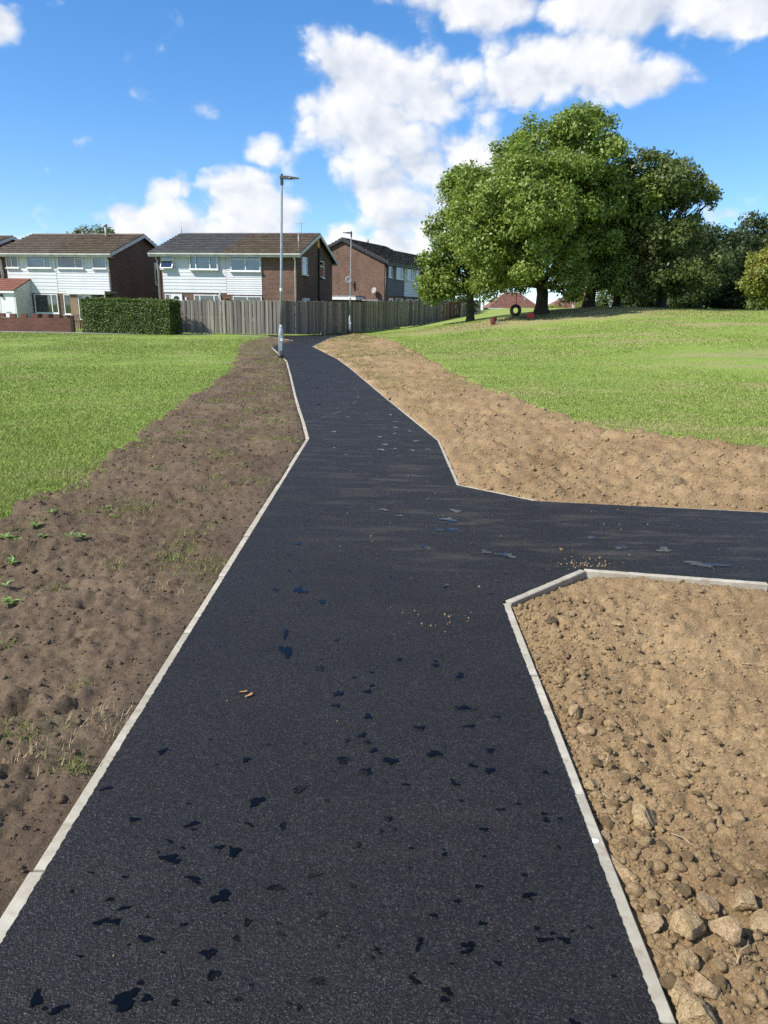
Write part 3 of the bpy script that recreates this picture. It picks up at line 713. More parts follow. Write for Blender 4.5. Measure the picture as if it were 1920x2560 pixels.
def roof(parent, W, D, ze, zr, oh=.4, vg=.25, halves=(('roof_brown2', 0, 1),), rows=15, tile=.33, name='roof', trim='soffit'):
    """gabled roof, ridge along x"""
    th = .07; yr = D / 2; sl = (zr - ze) / (yr)          # slope from wall line
    zo = ze - sl * oh
    prof = [(-oh, zo), (yr, zr), (D + oh, zo), (D + oh, zo - th), (yr, zr - th), (-oh, zo - th)]
    r = MB().prism(prof, 'x', -vg, W + vg).build(name, MT['dark'], parent)
    for (mn, a, b) in halves:
        m = MB(); xa = -vg + (W + 2 * vg) * a; xb = -vg + (W + 2 * vg) * b
        Ls = math.hypot(yr + oh, zr - zo); cs, sn = (yr + oh) / Ls, (zr - zo) / Ls
        n = max(2, round((xb - xa) / tile)); tw = (xb - xa) / n; rh = Ls / rows
        for side in (0, 1):
            for i in range(rows):
                for j in range(n):
                    d0 = i * rh - .01; d1 = (i + 1) * rh + .03; z_lo = .115 + random.uniform(-.012, .014); z_hi = .03
                    q = []
                    x0 = xa + j * tw + .004; x1 = xa + (j + 1) * tw - .004
                    for (d, zz) in ((d0, 0.003), (d0, z_lo), (min(d1, Ls), z_hi), (min(d1, Ls), .003)):
                        yy = -oh + cs * d - sn * zz; zz2 = zo + sn * d + cs * zz
                        if side: yy = D - yy
                        q.append((yy, zz2))
                    m.prism(q, 'x', x0, x1)
        tag(m.build('roof_tiles', MT[mn], r, fixn=True), kind='stuff')
    k = int(W / .45); mr = MB()
    for i in range(k):
        x0 = -vg + (W + 2 * vg) * i / k; x1 = -vg + (W + 2 * vg) * (i + 1) / k - .012
        mr.prism([(yr - .13, zr + .01), (yr - .07, zr + .085), (yr + .07, zr + .085), (yr + .13, zr + .01)], 'x', x0, x1)
    tag(mr.build('ridge_tiles', MT[halves[0][0]], r), kind='stuff')
    # fascia, soffit, gutter on the eaves; barge boards on the gables
    for sgn, y0 in ((-1, -oh), (1, D + oh)):
        ya, yb_ = (y0 - .02, y0 + .0) if sgn < 0 else (y0, y0 + .02)
        MB().box(-vg, W + vg, ya, yb_, zo - .22, zo - .005).build('fascia', MT[trim], parent)
        MB().box(-vg + .02, W + vg - .02, min(y0, 0 if sgn < 0 else D), max(y0, 0 if sgn < 0 else D), zo - .22, zo - .2).build('soffit', MT[trim], parent)
        gy = y0 + sgn * .075
        g = MB().prism([(gy - .055, zo - .02), (gy - .05, zo - .09), (gy, zo - .115), (gy + .05, zo - .09), (gy + .055, zo - .02)], 'x', -vg - .03, W + vg + .03)
        g.build('gutter', MT[trim], parent)
    for xg in (-vg - .025, W + vg):
        m = MB()
        m.prism([(-oh - .02, zo - .2), (-oh - .02, zo + .01), (yr, zr + .02), (D + oh + .02, zo + .01), (D + oh + .02, zo - .2), (yr, zr - .19)], 'x', xg, xg + .025)
        m.build('bargeboard', MT[trim], parent)
    return r
def shell(parent, W, D, ze, zr, front='brick', side='brick_shade'):
    th = .12; sl = (zr - ze) / (D / 2)
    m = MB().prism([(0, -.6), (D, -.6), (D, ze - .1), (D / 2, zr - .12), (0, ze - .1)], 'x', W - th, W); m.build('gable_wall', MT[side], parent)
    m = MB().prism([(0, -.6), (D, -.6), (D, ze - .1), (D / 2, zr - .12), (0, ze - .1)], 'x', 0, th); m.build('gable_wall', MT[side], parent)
    MB().box(th, W - th, 0, th, -.6, ze - .05).build('front_wall', MT[front], parent)
    MB().box(th, W - th, D - th, D, -.6, ze - .05).build('back_wall', MT[front], parent)
def pipe(parent, pts, r=.04, m='soffit', name='drainpipe'): return MB().tube(pts, r, 8).build(name, MT[m], parent, smooth_=True)
def aerial(parent, p, h, dirx=1.0):
    a = MB().tube([p, (p[0], p[1], p[2] + h)], .02, 6).build('aerial', MT['galv'], parent)
    m = MB(); zt = p[2] + h - .05
    m.tube([(p[0] - .45, p[1], zt), (p[0] + .45, p[1], zt)], .014, 5)
    for i in range(6): m.tube([(p[0] - .4 + i * .16, p[1] - .2, zt), (p[0] - .4 + i * .16, p[1] + .2, zt)], .009, 4)
    m.build('aerial_elements', MT['galv'], a)
def dish(parent, p, r, ax=(0, -1, .25)):
    ax = Vector(ax).normalized(); q = ax.to_track_quat('Z', 'Y').to_matrix()
    vs = []; fs = []; k = 16
    for i in range(4):
        rr = r * i / 3 if i else .001
        for j in range(k): vs.append(Vector(p) + q @ Vector((rr * math.cos(2 * math.pi * j / k), rr * math.sin(2 * math.pi * j / k), .18 * r * (i / 3) ** 2)))
    for i in range(3): fs += [(i * k + j, i * k + (j + 1) % k, (i + 1) * k + (j + 1) % k, (i + 1) * k + j) for j in range(k)]
    d = MB().add(vs, fs).build('satellite_dish', MT['dish'], parent, smooth_=True, fixn=False)
    sol = d.modifiers.new('thickness', 'SOLIDIFY'); sol.thickness = .015
    MB().tube([Vector(p), Vector(p) - ax * .3], .025, 6).build('bracket', MT['galv'], d)
    MB().tube([Vector(p) + q @ Vector((0, -r * .8, .1)), Vector(p) + ax * r * .9], .014, 5).tube([Vector(p) + ax * r * .82, Vector(p) + ax * r * 1.05], .04, 6).build('receiver_arm', MT['galv'], d)

def place_front(uR, Yr, uL, ang):
    """width and left corner of a front that runs at `ang`, from the pixels of its corners"""
    Rg = A(uR, 760, Yr)[:2]; f = np.array([math.cos(ang), math.sin(ang)]); d = ray(uL, 760); k = d[0] / d[1]
    W = (Rg[0] - k * Rg[1]) / (f[0] - k * f[1]); Lc = Rg - W * f
    return W, Lc
# ---- the semi-detached pair behind the timber fence
ANG2 = R(-10.5)
W2, L2 = place_front(745, 46.8, 399, ANG2); D2 = 8.4
h2 = empty('house', (L2[0], L2[1], 0), ANG2, label='two-storey semi-detached house, white boarded front, half grey half brown roof, behind timber fence', cat='house')
ZE, ZR = 4.92, 6.3
k2 = W2 / 9.35
shell(h2, W2, D2, ZE, ZR, 'brick', 'brick_shade')
roof(h2, W2, D2, ZE, ZR, .42, .3, (('roof_grey', 0, .5), ('roof_brown', .5, 1)), 11)
planks(h2, .36 * k2, 4.66 * k2, 2.42, 4.84, 12); planks(h2, 4.68 * k2, 7.02 * k2, 2.33, 4.84, 19)
window(h2, 2.32 * k2, 4.2 * k2, 3.82, 4.72, splits=(.22, .72), back='curtain', proud=.2)
window(h2, 5.02 * k2, 6.98 * k2, 3.74, 4.72, splits=(.5,), transoms=((0, .7), (1, .7)), proud=.11)
wo = window(h2, .32 * k2, 1.2 * k2, 3.84, 4.72, transoms=((0, .62),), back='none')
cs = MB(); w_ = .84 * k2
cs.box(0, w_, -.05, 0, 0, .05); cs.box(0, w_, -.05, 0, .48, .53); cs.box(0, .05, -.05, 0, .05, .48); cs.box(w_ - .05, w_, -.05, 0, .05, .48)
ow = cs.build('open_casement', MT['white'], wo, (.02, -.28, 0.02)); ow.rotation_euler.x = R(-24)
pz = MB().box(.05, w_ - .05, -.03, -.022, .05, .48).build('casement_pane', MT['glass'], wo, (.02, -.28, 0.02)); pz.rotation_euler.x = R(-24)
MB().box(.05, w_ - .05, -.02, -.012, .05, .48).build('casement_blind', MT['curtain'], wo, (.02, -.28, 0.02)).rotation_euler.x = R(-24)
window(h2, .45 * k2, .82 * k2, .3, 2.32, back='none', sill=False); door(h2, .86 * k2, 1.62 * k2, .15, 2.32)
MB().box(1.85 * k2, 1.95 * k2, -.12, 0, 1.9, 2.12).build('porch_light', MT['sticker'], h2)
window(h2, 2.45 * k2, 4.25 * k2, .9, 2.3, splits=(.22, .76)); window(h2, 5.08 * k2, 7.0 * k2, .8, 2.25, splits=(.5,), transoms=((0, .72), (1, .72)))
dish(h2, (4.42 * k2, -.45, 2.3), .3, (-.85, -.5, .3))
zg = ZE - (ZR - ZE) / (D2 / 2) * .42
pipe(h2, [(.08, -.42, zg - .1), (.08, -.1, zg - .45), (.08, -.07, -.3)]); pipe(h2, [(W2 - .12, -.42, zg - .1), (W2 - .12, -.1, zg - .4), (W2 - .12, -.07, -.3)], .05, 'white')
RG = dict(org=(W2, 0), rz=math.pi / 2)
window(h2, .85, 1.95, 3.62, 4.68, transoms=((0, .68),), **RG); window(h2, 4.75, 5.95, 3.6, 4.68, transoms=((0, .68),), **RG)
MB().box(W2, W2 + .12, 4.25, 4.65, 5.5, 6.0).build('alarm_box', MT['orange_box'], h2)
pipe(h2, [(W2 + .07, 4.7, 5.4), (W2 + .07, 4.7, -.3)], .06, 'black', 'soil_pipe'); pipe(h2, [(W2 + .07, 4.7, 3.6), (W2 + .3, 4.7, 3.5)], .05, 'black', 'soil_pipe')
MB().box(W2, W2 + .22, .9, 1.8, 1.6, 2.2).build('meter_box', MT['sticker'], h2); MB().box(W2, W2 + .14, 2.05, 2.3, 1.75, 2.15).build('gas_flue', MT['black'], h2); MB().box(W2, W2 + .3, 5.2, 5.9, 1.5, 2.0).build('meter_box', MT['dish'], h2)
aerial(h2, (W2 - 1.0, D2 / 2, ZR), .75); pipe(h2, [(W2 + .2, -.35, zg - .2), (W2 + .2, -.35, ZE + 1.1)], .022, 'galv', 'mast'); pipe(h2, [(-.2, D2 / 2, ZR - .1), (-.2, D2 / 2, ZR + .8)], .018, 'galv', 'mast')

# ---- the white boarded pair further left
ANG1 = R(-10)
W1, L1 = place_front(284, 50.0, 12, ANG1); D1 = 8.6
h1 = empty('house', (L1[0], L1[1], 0), ANG1, label='two-storey house with white boarded front, brown tiled roof and red tiled porch', cat='house')
k1 = W1 / 7.7
shell(h1, W1, D1, ZE, ZR + .05, 'brick', 'brick_shade')
roof(h1, W1, D1, ZE, ZR + .05, .42, .3, (('roof_brown2', 0, .5), ('roof_brown', .5, 1)), 11)
planks(h1, .48 * k1, 3.93 * k1, 2.25, 4.84, 11); planks(h1, 3.96 * k1, 7.55 * k1, 2.25, 4.84, 16)
window(h1, .5 * k1, 1.36 * k1, 3.86, 4.74, splits=(.45,)); window(h1, 1.95 * k1, 3.66 * k1, 3.86, 4.74, splits=(.74,), back='stripe')
window(h1, 4.12 * k1, 5.86 * k1, 3.86, 4.74, splits=(.7,), transoms=((1, .7),)); window(h1, 6.52 * k1, 7.45 * k1, 3.86, 4.74, transoms=((0, .75),))
window(h1, 2.22 * k1, 3.88 * k1, .95, 2.2, splits=(.74,), back='none'); window(h1, 4.3 * k1, 5.55 * k1, .9, 2.2, back='blind')
zg1 = ZE - (ZR + .05 - ZE) / (D1 / 2) * .42
pipe(h1, [(.12, -.45, zg1 - .1), (.15, -.12, zg1 - .5), (.2, -.1, 2.9)], .1, 'soffit'); pipe(h1, [(W1 - .1, -.42, zg1 - .1), (W1 - .1, -.1, zg1 - .45), (W1 - .1, -.08, 2.3)], .05, 'white')
pipe(h1, [(W1 * .72, D1 / 2 - .6, ZR - .4), (W1 * .72, D1 / 2 - .6, ZR + .55)], .09, 'dish', 'flue_pipe'); pipe(h1, [(W1 * .72, D1 / 2 - .6, ZR + .55), (W1 * .72, D1 / 2 - .6, ZR + .7)], .14, 'dish', 'flue_cap')
window(h1, 6.0, 7.9, 3.0, 4.6, org=(W1, 0), rz=math.pi / 2, back='blind', sill=False)
# porch
px0, px1, pd = -.35 * k1, 2.05 * k1, 1.75
po = MB().box(px1 - .1, px1, -pd, -.04, -.3, 2.4).prism([(-pd, 2.4), (-.04, 2.4), (-.04, 3.08)], 'x', px1 - .1, px1).build('porch', MT['render'], h1)
MB().box(px0, px0 + .5, -pd, -pd + .12, -.3, 2.3).build('brick_pier', MT['brick'], po)
fd = MB().box(px0 + .5, px0 + .58, -pd - .02, -pd + .06, 0, 2.25).box(px0 + 1.32, px0 + 1.4, -pd - .02, -pd + .06, 0, 2.25).box(px0 + .91, px0 + 1.0, -pd - .02, -pd + .06, 0, 2.17).box(px0 + .58, px0 + 1.32, -pd - .02, -pd + .06, 2.17, 2.25)
fd = fd.build('french_door', MT['white'], po)
fd2 = MB().box(px0 + .60, px0 + .9, -pd + .01, -pd + .02, .05, 2.16).box(px0 + 1.01, px0 + 1.31, -pd + .01, -pd + .02, .05, 2.16).build('door_glazing', MT['blind'], po)
MB().box(px0 + 1.42, px1 - .1, -pd - .01, -pd + .08, -.3, 2.3).build('door_panel', MT['white'], po); MB().box(px0 + 1.75, px0 + 2.1, -pd - .03, -pd - .012, .95, 1.02).build('letter_plate', MT['galv'], po)
MB().box(px0 + 1.5, px0 + 1.62, -pd - .14, -pd - .012, 1.95, 2.15).build('wall_lantern', MT['black'], po)
MB().box(px0 - .1, px1 + .05, -pd - .16, -pd - .1, 2.2, 2.34).build('porch_gutter', MT['white'], po)
m = MB(); n = 12; Lr = math.hypot(pd + .15, .8); c_, s_ = (pd + .15) / Lr, .8 / Lr
for i in range(6):
    for j in range(n):
        xx0 = px0 - .1 + (px1 + .15 - px0) * j / n; xx1 = px0 - .1 + (px1 + .15 - px0) * (j + 1) / n - .02
        a, b = Lr * i / 6, Lr * (i + 1) / 6 + .03
        m.prism([(-pd - .15 + c_ * a, 2.34 + s_ * a), (-pd - .15 + c_ * a - .03, 2.42 + s_ * a), (-pd - .15 + c_ * b - .02, 2.38 + s_ * b), (-pd - .15 + c_ * b, 2.34 + s_ * b)], 'x', xx0, xx1)
tag(m.build('porch_roof_tiles', MT['roof_red'], po), kind='stuff')
# flat canopy over the other front door
cx0, cx1 = 5.55 * k1, 8.0 * k1
ca = MB().box(cx0 - .1, cx1, -1.5, -.04, 2.3, 2.42).build('canopy', MT['flat_roof'], h1); MB().box(cx0 - .1, cx1, -1.53, -1.502, 2.2, 2.42).build('canopy_fascia', MT['white'], ca)
MB().box(cx0, cx0 + .55, -1.4, -1.28, -.3, 2.2).build('brick_pier', MT['brick_buff'], ca); MB().box(cx0 + 1.55, cx0 + 1.95, -1.4, -1.28, -.3, 2.2).build('brick_pier', MT['brick'], ca)
window(h1, cx0 + .56, cx0 + .95, .6, 2.18, org=(0, -1.3), back='none', sill=False); door(h1, cx0 + .96, cx0 + 1.54, .1, 2.18, org=(0, -1.3))
MB().box(cx1 - .12, cx1 - .04, -1.45, -1.37, -.3, 2.2).build('canopy_post', MT['white'], ca)

# ---- house at the left edge of the frame (only its gable end shows)
h0 = empty('house', (L1[0] - 10.6, L1[1] + 2.6, 0), ANG1, label='brick gable end coloured dark for shade at the left edge of the picture', cat='house')
shell(h0, W1, D1, ZE, ZR, 'brick', 'brick_shade'); roof(h0, W1, D1, ZE, ZR, .42, .3, (('roof_brown2', 0, 1),), 12)
window(h0, 4.1, 5.8, 4.0, 4.9, splits=(.5,)); window(h0, 4.1, 5.8, .9, 2.2, splits=(.5,)); planks(h0, .5, W1 - .3, 2.3, 5.0, 12)
MB().box(W1, W1 + .1, 5.5, 6.3, 1.8, 2.3).build('meter_box', MT['white'], h0)

# ---- brick gable house beyond the fence: gable faces the sun, boarded front in shade
R3 = A(960, 760, 60.5)[:2]; gz3 = .25
ANG3 = math.atan2(.93, .40)                                    # direction of its front
def gable_house(corner, z, ang, label, detail=True, W=8.6, D=7.4):
    h = empty('house', (corner[0], corner[1], z), ang, label=label, cat='house')
    shell(h, W, D, 5.1, 6.75, 'brick', 'brick'); roof(h, W, D, 5.1, 6.75, .38, .2, (('roof_dark', 0, 1),), 13, trim='black')
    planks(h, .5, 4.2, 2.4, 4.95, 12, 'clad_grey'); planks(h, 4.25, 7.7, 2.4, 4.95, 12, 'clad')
    window(h, .7, 1.4, 3.8, 4.85, back='none'); window(h, 2.3, 3.9, 3.75, 4.85, splits=(.7,)); window(h, 4.7, 6.2, 3.75, 4.85, splits=(.7,)); window(h, 6.8, 7.6, 3.75, 4.85, transoms=((0, .7),), back='none')
    window(h, 2.3, 3.9, .9, 2.2, splits=(.7,)); window(h, 4.7, 6.2, .9, 2.2, splits=(.7,)); door(h, .9, 1.7, .1, 2.2); door(h, 6.9, 7.6, .1, 2.2)
    if detail:
        LG = dict(org=(0, D), rz=-math.pi / 2)                # the gable at x=0
        window(h, 1.0, 1.75, 3.75, 4.85, back='none', **LG)
        dish(h, (-.35, 3.0, 3.55), .3, (-1, -.75, .25)); dish(h, (-.3, .75, 2.75), .25, (-.9, .35, .25))
        MB().tube([(-.25, 5.55, 5.35), (-.02, 5.55, 5.35)], .2, 14).build('flood_light', MT['sticker'], h)
        le = MB().box(-1.6, -.02, 1.9, D, -.3, 2.0).build('lean_to', MT['brick'], h); MB().box(-1.75, -.02, 1.7, D, 2.0, 2.2).build('lean_to_fascia', MT['white'], le); MB().box(-1.7, -.02, 1.75, D, 2.2, 2.32).build('lean_to_roof', MT['flat_roof'], le)
        MB().box(-1.0, -.02, .1, 1.7, 1.95, 2.05).build('side_canopy', MT['flat_roof'], le)
        aerial(h, (-.12, 5.9, 4.9), 1.9); pipe(h, [(W * .55, D / 2, 6.7), (W * .55, D / 2, 7.1)], .1, 'dish', 'flue_pipe')
        pipe(h, [(.05, -.1, 4.8), (.05, -.1, -.3)], .05, 'black'); pipe(h, [(-.05, 5.2, 3.0), (-.05, 5.2, .5)], .02, 'black', 'cable')
    return h
gable_house(R3, gz3, ANG3, 'brown brick gable end with satellite dishes, beyond the timber fence')
gable_house(R3 + np.array([math.cos(ANG3), math.sin(ANG3)]) * 9.3 + np.array([.15, -.05]), .0, ANG3, 'white boarded house mostly hidden behind the leafy tree', False)

# ---- bungalows and brick house seen under the tree crowns
def bungalow(u, Y, W, D, label, ang=0.0, eave=1.9, rise=2.2, chim=True):
    p = A(u, 770, Y); zb = -.9
    h = empty('house', (p[0], p[1], zb), ang, label=label, cat='bungalow')
    he = eave - zb; hr = he + rise
    MB().box(0, W, 0, D, -.5, he).build('wall', MT['brick_red'], h)
    oh = .35; c = D / 2
    b = [(-oh, -oh, he), (W + oh, -oh, he), (W + oh, D + oh, he), (-oh, D + oh, he), (c, c, hr), (W - c, c, hr)]
    rf = MB().add(b, [(0, 1, 5, 4), (1, 2, 5), (2, 3, 4, 5), (3, 0, 4), (3, 2, 1, 0)]).build('roof', MT['roof_far'], h)
    m = MB()
    for i in range(14):                                    # courses, each a low step
        t0 = i / 14; t1 = (i + 1) / 14
        for (a, e, p1, p2) in ((0, 1, 4, 5),):
            q = [np.array(b[a]) * (1 - t0) + np.array(b[p1]) * t0, np.array(b[e]) * (1 - t0) + np.array(b[p2]) * t0, np.array(b[e]) * (1 - t1) + np.array(b[p2]) * t1, np.array(b[a]) * (1 - t1) + np.array(b[p1]) * t1]
            up_ = np.array([0, -.02, .05]); m.add([q[0], q[1], q[1] + up_, q[0] + up_, q[3], q[2]], [(0, 1, 2, 3), (3, 2, 5, 4)])
    tag(m.build('roof_tiles', MT['roof_far'], rf), kind='stuff')
    MB().box(-oh, W + oh, -oh - .03, -oh, he - .12, he).build('gutter', MT['white'], h)
    n = 3
    for i in range(n):
        x = W * (.12 + .32 * i); window(h, x, x + W * .14, he - 1.35, he - .25, splits=(.5,), back='curtain')
    if chim:
        ch = MB().box(W - c - .4, W - c + .3, c - .3, c + .3, hr - .4, hr + 1.0).build('chimney', MT['brick_pink'], rf)
        MB().tube([(W - c - .05, c, hr + 1.0), (W - c - .05, c, hr + 1.4)], .13, 8).build('chimney_pot', MT['roof_red'], rf)
    return h
bungalow(1226, 105, 6.9, 5, 'red brick bungalow with brown hipped roof left of the thick tree trunk', R(3), chim=False)
bungalow(1374, 112, 8.5, 6, 'brown hipped roof bungalow with pink chimney, right of the thick tree trunk', R(-2))
pk = A(1576, 775, 118)
hp = empty('house', (pk[0], pk[1], -.3), R(8), label='pink brick house glimpsed below the dark trees', cat='house')
MB().box(0, 4.6, 0, 6, -.5, 5.0).build('wall', MT['brick_pink'], hp); MB().prism([(-.4, 4.9), (5.0, 4.9), (2.3, 6.6)], 'y', -.3, 6.3).build('roof', MT['roof_far'], hp)
window(hp, .5, 1.5, 3.4, 4.5, splits=(.5,)); window(hp, 2.8, 3.8, 3.4, 4.5, splits=(.5,)); window(hp, .5, 1.7, 1.0, 2.2, splits=(.5,)); door(hp, 2.9, 3.7, .1, 2.1, fan=False)
gw = A(1588, 775, 100); tag(MB().box(0, 3.2, -.2, 0, 0, 1.15).box(-.05, 3.25, -.24, .04, 1.15, 1.22).build('garden_wall', MT['pink_sill'], None, (gw[0], gw[1], float(hill(gw[0], gw[1])) + .2)), label='pale low garden wall in front of the pink brick house', cat='wall')

# ------------------------------------------------------------------ garden wall, gate, hedge, fences
def brick_wall():
    a = np.array([-23.9, 43.0]); b = A(176, 800, 43.9)[:2]
    root_l = A(-60, 800, 43.4)[:2]; d = b - root_l; Ln = float(np.hypot(*d)); ang = math.atan2(d[1], d[0])
    w = empty('garden_wall', (root_l[0], root_l[1], 0), ang, label='low red brick garden wall with castellated top, left of the iron gate', cat='wall')
    MB().box(0, Ln, 0, .22, -.3, .78).build('brickwork', MT['brick_red'], w)
    p = None; n = int(Ln / .62)
    for i in range(n):
        x = .05 + i * .62; bx = lambda: MB().box(0, .34, -.005, .225, .782, 1.0)
        if p is None: p = bx().build('coping_brick', MT['brick_red'], w, (x, 0, 0))
        else: share(p, 'coping_brick', w, (x, 0, random.uniform(-.02, .02)))
    MB().box(Ln, Ln + .16, -.02, .2, -.2, .92).build('gate_post', MT['wood_dark'], w)
    return root_l + d / Ln * (Ln + .16), ang
gp, gang = brick_wall()
gt = empty('iron_gate', (gp[0], gp[1], 0), gang, label='small rusty iron gate between brick wall and hedge', cat='gate')
gw_ = max(.6, float(A(206, 800, 43.6)[0] - gp[0]))
MB().tube([(.03, .1, .05), (gw_, .1, .05)], .02, 6).tube([(.03, .1, .62), (gw_, .1, .62)], .018, 6).build('rail', MT['iron'], gt)
for i in range(7):
    x = .05 + (gw_ - .1) * i / 6; MB().tube([(x, .1, .02), (x, .1, .78 if i % 2 else .7)], .014, 5).build('bar', MT['iron'], gt)
m = MB()
for i in range(3):
    for s in (-1, 1):
        cx = gw_ * (.2 + .3 * i); m.tube([(cx + .1 * s * math.cos(t) * (1 - t / 9), .1, .86 + .14 * math.sin(t) * (1 - t / 9)) for t in np.linspace(0, 5.5, 14)], .011, 5)
m.build('scrollwork', MT['iron'], gt)

def leaf_cloud(name, P, Nn, size, m, parent=None, aspect=.55):
    """many small leaf quads: P points, Nn normals, size per leaf"""
    n = len(P); t = rng.normal(size=(n, 3)); t -= Nn * (t * Nn).sum(1, keepdims=True); t /= np.linalg.norm(t, axis=1, keepdims=True) + 1e-9
    b = np.cross(Nn, t); s = size[:, None]
    v = np.stack([P - t * s * .55, P + b * s * aspect * .5 + Nn * s * .08, P + t * s * .55, P - b * s * aspect * .5 + Nn * s * .08], 1).reshape(-1, 3)
    return np_mesh(name, v, np.arange(4 * n).reshape(n, 4), m, parent)
def unit(a): return a / (np.linalg.norm(a, axis=1, keepdims=True) + 1e-9)
def hedge():
    a = A(206, 800, 43.3)[:2]; b = A(426, 800, 42.2)[:2]; d = b - a; Ln = float(np.hypot(*d)); ang = math.atan2(d[1], d[0]); Hh, Dp = 1.86, 1.25
    h = empty('hedge', (a[0], a[1], 0), ang, label='clipped dark green box-shaped hedge beside the timber fence', cat='hedge')
    MB().box(.12, Ln - .12, .1, Dp - .1, 0, Hh - .1).build('core', MT['leaf_shade'], h)
    n = 30000; f = rng.random(n); x = rng.random(n) * Ln; y = rng.random(n) * Dp; z = rng.random(n) ** .9 * Hh; nn = np.zeros((n, 3)); P = np.zeros((n, 3))
    s1 = f < .56; s2 = (f >= .56) & (f < .8); s3 = f >= .8
    P[s1] = np.stack([x[s1], 0 * x[s1], z[s1]], 1); nn[s1] = (0, -1, .2); P[s2] = np.stack([x[s2], y[s2], 0 * x[s2] + Hh], 1); nn[s2] = (0, -.1, 1)
    lr = rng.random(n) < .4; P[s3] = np.stack([np.where(lr[s3], 0, Ln), y[s3], z[s3]], 1); nn[s3] = np.stack([np.where(lr[s3], -1, 1), 0 * y[s3], .2 + 0 * y[s3]], 1)
    bul = .07 * fbm(P[:, 0] * 1.6 + P[:, 1], P[:, 2] * 1.6, 3, 9) + rng.normal(size=n) * .05
    P += nn * bul[:, None]
    # rounded shoulders
    P[:, 1] = np.where(s1, P[:, 1] + .12 * smooth((P[:, 2] - Hh + .25) / .25), P[:, 1])
    nn = unit(nn + rng.normal(size=(n, 3)) * .65)
    leaf_cloud('foliage', P, nn, rng.uniform(.06, .12, n), MT['leaf_hedge'], h)
hedge()

def board_fence(name, pts, zs, heights, label, m, pitch=.116, bw=.122, lean=0.0, first_gap=.05):
    P = [np.array(p) for p in pts]
    root = empty(name, (P[0][0], P[0][1], zs[0]), 0, label=label, cat='fence')
    proto = None; cnt = 0
    for a, b, za, zb, ha, hb in zip(P[:-1], P[1:], zs[:-1], zs[1:], heights[:-1], heights[1:]):
        d = b - a; Ln = float(np.hypot(*d)); ang = math.atan2(d[1], d[0]); n = max(1, int(Ln / pitch))
        for i in range(n):
            t = (i + .5) / n; q = a + d * t - P[0]; z = za + (zb - za) * t - zs[0]; hh = ha + (hb - ha) * t
            if proto is None:
                w = bw / 2
                proto = MB().prism([(-w, 0), (w, 0), (w, .985), (w * .6, 1.0), (-w * .6, 1.0), (-w, .985)], 'y', -.011, .011).build('board', MT[m], root)
                o = proto
            else:
                o = proto.copy(); o.name = 'board'; col.objects.link(o)
            dd = (.012 if i % 2 else -.012) + random.uniform(-.004, .004); o.location = (q[0] + d[1] / Ln * dd, q[1] - d[0] / Ln * dd, z + first_gap + random.uniform(-.02, .02)); o.rotation_euler = (random.uniform(-.006, .006), random.uniform(-.012, .012), ang + random.uniform(-.1, .1))
            o.scale = (random.uniform(.9, 1.02), 1, hh - first_gap + random.uniform(-.025, .02)); cnt += 1
        nn = np.array([-d[1], d[0]]) / Ln
        for hz in (.3, 1.05, 1.65):
            mm = MB(); c0 = a - P[0] + nn * .035; c1 = b - P[0] + nn * .035; z0 = za - zs[0] + hz * ha / 1.9; z1 = zb - zs[0] + hz * hb / 1.9
            mm.add([(c0[0], c0[1], z0), (c1[0], c1[1], z1), (c1[0] + nn[0] * .05, c1[1] + nn[1] * .05, z1), (c0[0] + nn[0] * .05, c0[1] + nn[1] * .05, z0),
                    (c0[0], c0[1], z0 + .09), (c1[0], c1[1], z1 + .09), (c1[0] + nn[0] * .05, c1[1] + nn[1] * .05, z1 + .09), (c0[0] + nn[0] * .05, c0[1] + nn[1] * .05, z0 + .09)],
                   [(3,2,1,0),(4,5,6,7),(0,1,5,4),(1,2,6,5),(2,3,7,6),(3,0,4,7)]).build('rail', MT[m], root)
        k = max(1, int(Ln / 2.6))
        for i in range(k + 1):
            q = a + d * i / k - P[0] + nn * .12; z = za + (zb - za) * i / k - zs[0]
            MB().box(-.05, .05, -.05, .05, -.6, ha - .05).build('post', MT[m], root, (q[0], q[1], z), ang)
    return root
def fz(u, v, Y): return float(A(u, v, Y)[2])
board_fence('timber_fence', FENCE[:2], [0, 0.02], [1.92, 1.98], 'sunlit grey timber board fence right of the hedge', 'fence')
board_fence('timber_fence', FENCE[1:], [0.02, .05, .28, .55], [1.98, 1.98, 1.95, 1.85], 'shaded grey timber board fence running back behind the far lamp post', 'fence', pitch=.145, bw=.15)
def panel(u0, u1, Y0, Y1, v, h, label, m, n):
    a = A(u0, 800, Y0)[:2]; b = A(u1, 800, Y1)[:2]; z = fz(u0, v, Y0)
    board_fence('fence_panel', [a, b], [z, z + .12], [h, h], label, m, pitch=float(np.hypot(*(b - a))) / n - 1e-4, bw=float(np.hypot(*(b - a))) / n - .015)
panel(1108, 1121, 61.5, 62.3, 804, 1.45, 'short tan fence panel where the grey fence ends', 'fence_tan', 5)
panel(1121, 1150, 62.5, 65.5, 802, 1.5, 'dark brown timber fence panel under the tree', 'fence_brown', 12)
panel(1151, 1169, 65.5, 67.5, 800, 1.35, 'pale grey fence panel beside the dark brown one', 'fence', 8)
panel(1176, 1200, 70, 74, 795, 1.6, 'grey fence panel in deep shade below the tree, near the white lamp post', 'fence', 10)

